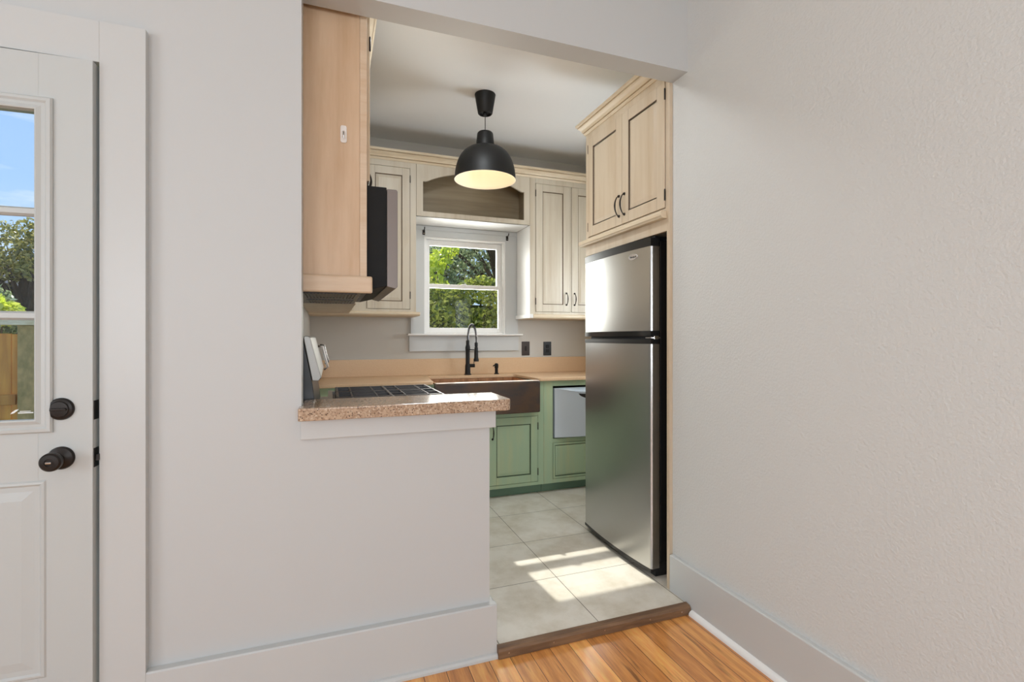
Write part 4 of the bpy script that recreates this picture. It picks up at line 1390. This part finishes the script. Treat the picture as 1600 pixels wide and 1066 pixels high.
# wall plates
t = thing('light_switch', 'dark brown rocker switch plate on the grey wall, nearer the window', 'switch', (1.68, BY, 1.17))
MB().box(1.641, BY - 0.006, 1.108, 1.719, BY - 0.0002, 1.236).build('wall_plate', M_BRPLATE, t, 0.002)
MB().box(1.672, BY - 0.010, 1.150, 1.688, BY - 0.0062, 1.194).build('rocker', M_BRONZE, t, 0.001)
t = thing('power_outlet', 'black outlet plate on the grey wall, nearer the refrigerator', 'outlet', (1.897, BY, 1.17))
MB().box(1.858, BY - 0.006, 1.106, 1.937, BY - 0.0002, 1.234).build('wall_plate', M_BLACK, t, 0.002)
for z in (1.148, 1.192):
    MB().box(1.881, BY - 0.0085, z - 0.015, 1.914, BY - 0.0062, z + 0.015).build('socket', M_BLACKM, t, 0.003)

# ------------------------------------------------------------------ bar counter on the half wall
m = MB()
o = [(-0.0955, 2.085), (-0.0955, 1.889), (-0.104, 1.888), (-0.104, 1.820)]
R = 0.03
o += [(0.672 - R + R * math.sin(a), 1.820 + R - R * math.cos(a)) for a in [PI / 2 * k / 8 for k in range(9)]]
o += [(0.672, 2.085)]
m.prism(o, 'z', 0.9845, 1.0285)
tag(m.build('bar_counter', M_QUARTZ, None, 0.012, seg=4), 'glossy tan speckled stone bar counter on top of the white half wall', 'counter')

# ------------------------------------------------------------------ pendant lamp
t = thing('pendant_lamp', 'matte black dome pendant lamp hanging in the kitchen', 'lamp', (0.985, 3.20, 2.343))
pc = (0.985, 3.20, 0)
MB().lathe([(0.070, CH - 0.0005), (0.071, CH - 0.004), (0.070, CH - 0.008), (0.049, CH - 0.128), (0.044, CH - 0.133), (0.040, CH - 0.133), (0.038, CH - 0.120), (0.006, CH - 0.120)], pc, Z, 48).build('canopy', M_BLACKM, t)
MB().lathe([(0.010, 2.775), (0.0125, 2.783), (0.0125, 2.797), (0.004, 2.799)], pc, Z, 16).build('cord_grip', M_BLACKM, t)
MB().lathe([(0.0028, 2.79), (0.0028, 2.64)], pc, Z, 8).build('cord', M_BLACK, t)
outer = [(0.012, 2.664), (0.046, 2.663), (0.052, 2.657), (0.054, 2.650), (0.064, 2.560), (0.063, 2.556), (0.080, 2.552)]
Rd, zb, ztop = 0.206, 2.345, 2.556
for i in range(1, 19):
    a = PI / 2 * i / 18
    outer.append((0.075 + (Rd - 0.075) * math.sin(a) ** 0.92, zb + (ztop - zb) * math.cos(a) ** 1.0))
outer.append((0.208, 2.339))
inner = [(0.205, 2.339)] + [(r - 0.003, z - 0.003 if i < 17 else z) for i, (r, z) in enumerate(reversed(outer[7:-1]))] + [(0.060, 2.550), (0.050, 2.645), (0.010, 2.650)]
MB().lathe(outer, pc, Z, 64, caps=(False, False)).build('lamp_shade', M_BLACKM, t)
MB().lathe([(0.208, 2.339)] + inner, pc, Z, 64, caps=(False, False)).build('shade_lining', M_CREAMSHADE, t)
MB().lathe([(0.004, 2.490), (0.018, 2.494), (0.028, 2.508), (0.030, 2.525), (0.024, 2.548), (0.014, 2.565), (0.013, 2.60)], pc, Z, 20).build('light_bulb', M_BULB, t)
pl = bpy.data.lights.new('pendant_light', 'POINT')
pl.energy = 0.75
pl.color = (1.0, 0.80, 0.58)
pl.shadow_soft_size = 0.03
plo = bpy.data.objects.new('pendant_light', pl)
COL.objects.link(plo)
plo.location = (0.985, 3.20, 2.455)

t = thing('added_ceiling_lamp', 'added frosted flush ceiling lamp, unseen above the beam, to brighten the kitchen', 'lamp', (0.62, 2.36, 2.82))  # invented fixture hidden by the beam, there to lift the kitchen light
MB().lathe([(0.17, CH - 0.0005), (0.17, CH - 0.02), (0.155, CH - 0.025), (0.01, CH - 0.025)], (0.62, 2.36, 0), Z, 40).build('lamp_base', M_TRIM_B, t)
MB().lathe([(0.150, CH - 0.0255), (0.148, CH - 0.045), (0.125, CH - 0.075), (0.08, CH - 0.092), (0.01, CH - 0.098)], (0.62, 2.36, 0), Z, 40).build('lamp_shade', emit_mat('added_lamp_glow', (0.95, 0.97, 1.0), 1.6), t)  # glowing dome belongs to the added fixture

# ------------------------------------------------------------------ outdoors
struct(box(-30, 4.36, -0.60, 30, 45, -0.45), 'ground', M_GRASS, 'green lawn outside the house', 'lawn')
struct(box(-30, 2.0, -0.60, -0.27, 4.36, -0.451), 'ground_side', M_GRASS, 'green lawn outside the entry door', 'lawn')


def leaves(name, P, size, m, parent=None, nrm=None):
    """one mesh of pointed folded leaves at points P"""
    N = len(P)
    d = RNG.normal(size=(N, 3)); d /= np.linalg.norm(d, axis=1)[:, None]
    e = RNG.normal(size=(N, 3)); e -= (e * d).sum(1)[:, None] * d; e /= np.linalg.norm(e, axis=1)[:, None]
    k = np.cross(d, e)
    s = size * RNG.uniform(0.6, 1.3, N)[:, None]
    a = P - d * s * 0.5
    c = P + d * s * 0.5
    b1 = P + e * s * 0.27 + k * s * 0.08
    b2 = P - e * s * 0.27 + k * s * 0.08
    off = Vector((0, 0, 0))
    p = parent
    while p is not None:
        off += p.location; p = p.parent
    V = np.stack([a, b1, c, b2], axis=1).reshape(-1, 3) - np.array(off)
    me = bpy.data.meshes.new(name)
    me.vertices.add(4 * N); me.vertices.foreach_set('co', V.ravel())
    idx = np.arange(4 * N)
    me.loops.add(4 * N); me.loops.foreach_set('vertex_index', idx)
    me.polygons.add(N); me.polygons.foreach_set('loop_start', idx[::4]); me.polygons.foreach_set('loop_total', np.full(N, 4))
    me.materials.append(m)
    me.update(calc_edges=True)
    o = bpy.data.objects.new(name, me)
    COL.objects.link(o)
    o.parent = parent
    return o


M_L1 = leaf_mat('hedge_leaves', (0.06, 0.10, 0.012), (0.36, 0.42, 0.05), (0.85, 0.85, 0.16))
M_HCORE = mat('hedge_inner_twigs', (0.035, 0.05, 0.012), 0.95, var=(0.10, 0.12, 0.03), vscale=(18, 18, 18), bump=1.0, bscale=25, bdist=0.03)
M_L2 = leaf_mat('tree_leaves', (0.08, 0.12, 0.05), (0.30, 0.38, 0.17), (0.75, 0.80, 0.48))
M_L3 = leaf_mat('yellow_green_leaves', (0.45, 0.55, 0.04), (0.65, 0.75, 0.06), (0.85, 0.88, 0.16), 0.55)
M_L4 = leaf_mat('olive_leaves', (0.12, 0.14, 0.04), (0.36, 0.34, 0.09), (0.66, 0.58, 0.20))

hd = thing('hedge', 'dense green hedge outside the kitchen window', 'hedge', (2.0, 7.2, -0.45))
N = 60000
P = np.stack([RNG.uniform(-0.6, 4.8, N), 6.65 + np.abs(RNG.normal(0, 0.22, N)), RNG.uniform(-0.42, 2.08, N)], 1)
P[:, 1] += 0.09 * np.sin(P[:, 0] * 5.1 + P[:, 2] * 3.0) + 0.06 * np.sin(P[:, 2] * 9 + P[:, 0] * 2)
P[:, 2] += 0.07 * np.sin(P[:, 0] * 7.0) * (P[:, 2] > 1.7)
leaves('foliage', P, 0.072, M_L1, hd)
MB().box(-0.5, 6.98, -0.45, 4.7, 7.05, 1.75).build('dense_core', M_HCORE, hd)
for i in range(9):
    xx = -0.4 + i * 0.62
    MB().tube([(xx, 7.15, -0.45), (xx + 0.05, 7.12, 0.4), (xx - 0.04, 7.15, 1.2), (xx + 0.06, 7.12, 1.9)], [0.05, 0.04, 0.03, 0.012], 7).build('stem', M_BARK, hd)


def tree(label, base, trunk_h, blobs, n, size, m, lean=0.0, br=0.16, group=None):
    t = thing('tree', label, 'tree', base, group)
    b = Vector(base)
    top = b + Vector((lean, 0, trunk_h))
    pts = [b, b.lerp(top, 0.35) + Vector((0.06, 0.02, 0)), b.lerp(top, 0.7) + Vector((-0.05, 0, 0)), top]
    MB().tube(pts, [br, br * .8, br * .6, br * .3], 10).build('trunk', M_BARK, t)
    for (cx, cy, cz, r) in blobs:
        s = b.lerp(top, 0.55)
        e = Vector((cx, cy, cz))
        MB().tube([s, s.lerp(e, 0.5) + Vector((0, 0, 0.12)), e], [br * .4, br * .25, br * .08], 7).build('branch', M_BARK, t)
    ws = np.array([bb[3] ** 2 for bb in blobs]); ws = ws / ws.sum()
    PP = []
    for (cx, cy, cz, r), w in zip(blobs, ws):
        k = int(n * w)
        q = RNG.normal(size=(k, 3)); q /= np.linalg.norm(q, axis=1)[:, None]
        q *= (RNG.uniform(0.25, 1.0, k) ** 0.5)[:, None] * r * np.array([1, 1, 0.8])
        PP.append(q + np.array([cx, cy, cz]))
    leaves('canopy', np.concatenate(PP), size, m, t)
    return t


rb = random.Random(3)


def blobs_in(x0, x1, y0, y1, z0, z1, k, r0, r1):
    return [(rb.uniform(x0, x1), rb.uniform(y0, y1), rb.uniform(z0, z1), rb.uniform(r0, r1)) for _ in range(k)]


tree('large grey green tree rising behind the hedge', (3.4, 9.8, -0.45), 4.6, blobs_in(1.6, 5.6, 8.9, 10.4, 1.9, 4.4, 30, 0.38, 0.62), 24000, 0.085, M_L2)
tree('dark leafy tree behind the hedge, seen in the upper window pane', (1.2, 12.6, -0.45), 4.0, blobs_in(-0.6, 3.6, 12.0, 13.2, 1.6, 4.3, 30, 0.35, 0.60), 20000, 0.095, M_L2)
tree('small bright yellow green tree at the hedge end', (1.52, 7.9, -0.45), 2.4, [(1.50, 7.8, 2.35, 0.24), (1.64, 7.85, 2.52, 0.22), (1.40, 7.9, 2.2, 0.20), (1.80, 7.8, 2.68, 0.16), (1.60, 7.8, 2.1, 0.20)], 620, 0.10, M_L3, br=0.04)
tree('olive tree standing beyond the wooden fence', (-4.6, 10.2, -0.45), 3.2, blobs_in(-6.6, -3.4, 9.4, 10.8, 2.25, 3.05, 30, 0.25, 0.45) + blobs_in(-6.6, -3.4, 9.4, 10.8, 1.5, 2.2, 14, 0.25, 0.40), 22000, 0.075, M_L4)
tree('bushy dark tree left of the shed', (-4.7, 8.1, -0.45), 2.0, blobs_in(-5.4, -3.9, 7.9, 8.35, 1.2, 1.75, 9, 0.25, 0.42), 6000, 0.075, M_L2)
tree('bright lime shrub tree just behind the fence', (-3.25, 6.6, -0.45), 1.8, [(-3.12, 6.5, 1.52, 0.16), (-3.35, 6.6, 1.62, 0.2), (-3.6, 6.5, 1.55, 0.2)], 1800, 0.07, M_L3, br=0.04)

t = thing('shed', 'tan shed with grey shingle roof beyond the fence', 'shed', (-5.2, 13.0, -0.45))
MB().box(-7.6, 12.2, -0.45, -3.6, 14.2, 1.95).build('shed_wall', M_SHEDW, t)
m = MB().prism([(12.0, 1.90), (13.2, 2.65), (14.4, 1.90), (14.4, 1.98), (13.2, 2.74), (12.0, 1.98)], 'x', -7.8, -3.4)
m.build('shed_roof', M_SHEDR, t)

t = thing('wooden_fence', 'orange cedar privacy fence outside the entry door', 'fence', (-3.5, 5.6, -0.45))
m = MB()
xx = -7.0
while xx < -2.62:
    wv = 0.135 + rb.uniform(-0.01, 0.01)
    m.box(xx, 5.60 + rb.uniform(-0.004, 0.004), -0.44, xx + wv, 5.62, 1.30 + rb.uniform(-0.01, 0.01)); xx += wv + 0.006
m.build('cedar_boards', M_FENCE, t)
m = MB()
xx = -2.40
while xx < -0.5:
    m.box(xx, 5.60 + rb.uniform(-0.004, 0.004), -0.44, xx + 0.13, 5.62, 1.33); xx += 0.137
m.build('weathered_boards', M_FENCEG, t)
for xp in (-6.9, -4.7, -2.56, -0.6):
    MB().box(xp - 0.02, 5.56, -0.45, xp + 0.12, 5.66, 1.38).build('post', M_FENCEG, t, 0.004)
for z in (-0.1, 0.68):
    MB().box(-7.0, 5.575, z, -2.6, 5.598, z + 0.09).build('rail', M_FENCE, t, 0.003)
MB().box(-7.05, 5.53, 1.382, -0.45, 5.69, 1.432).build('cap_board', M_FENCECAP, t, 0.004)
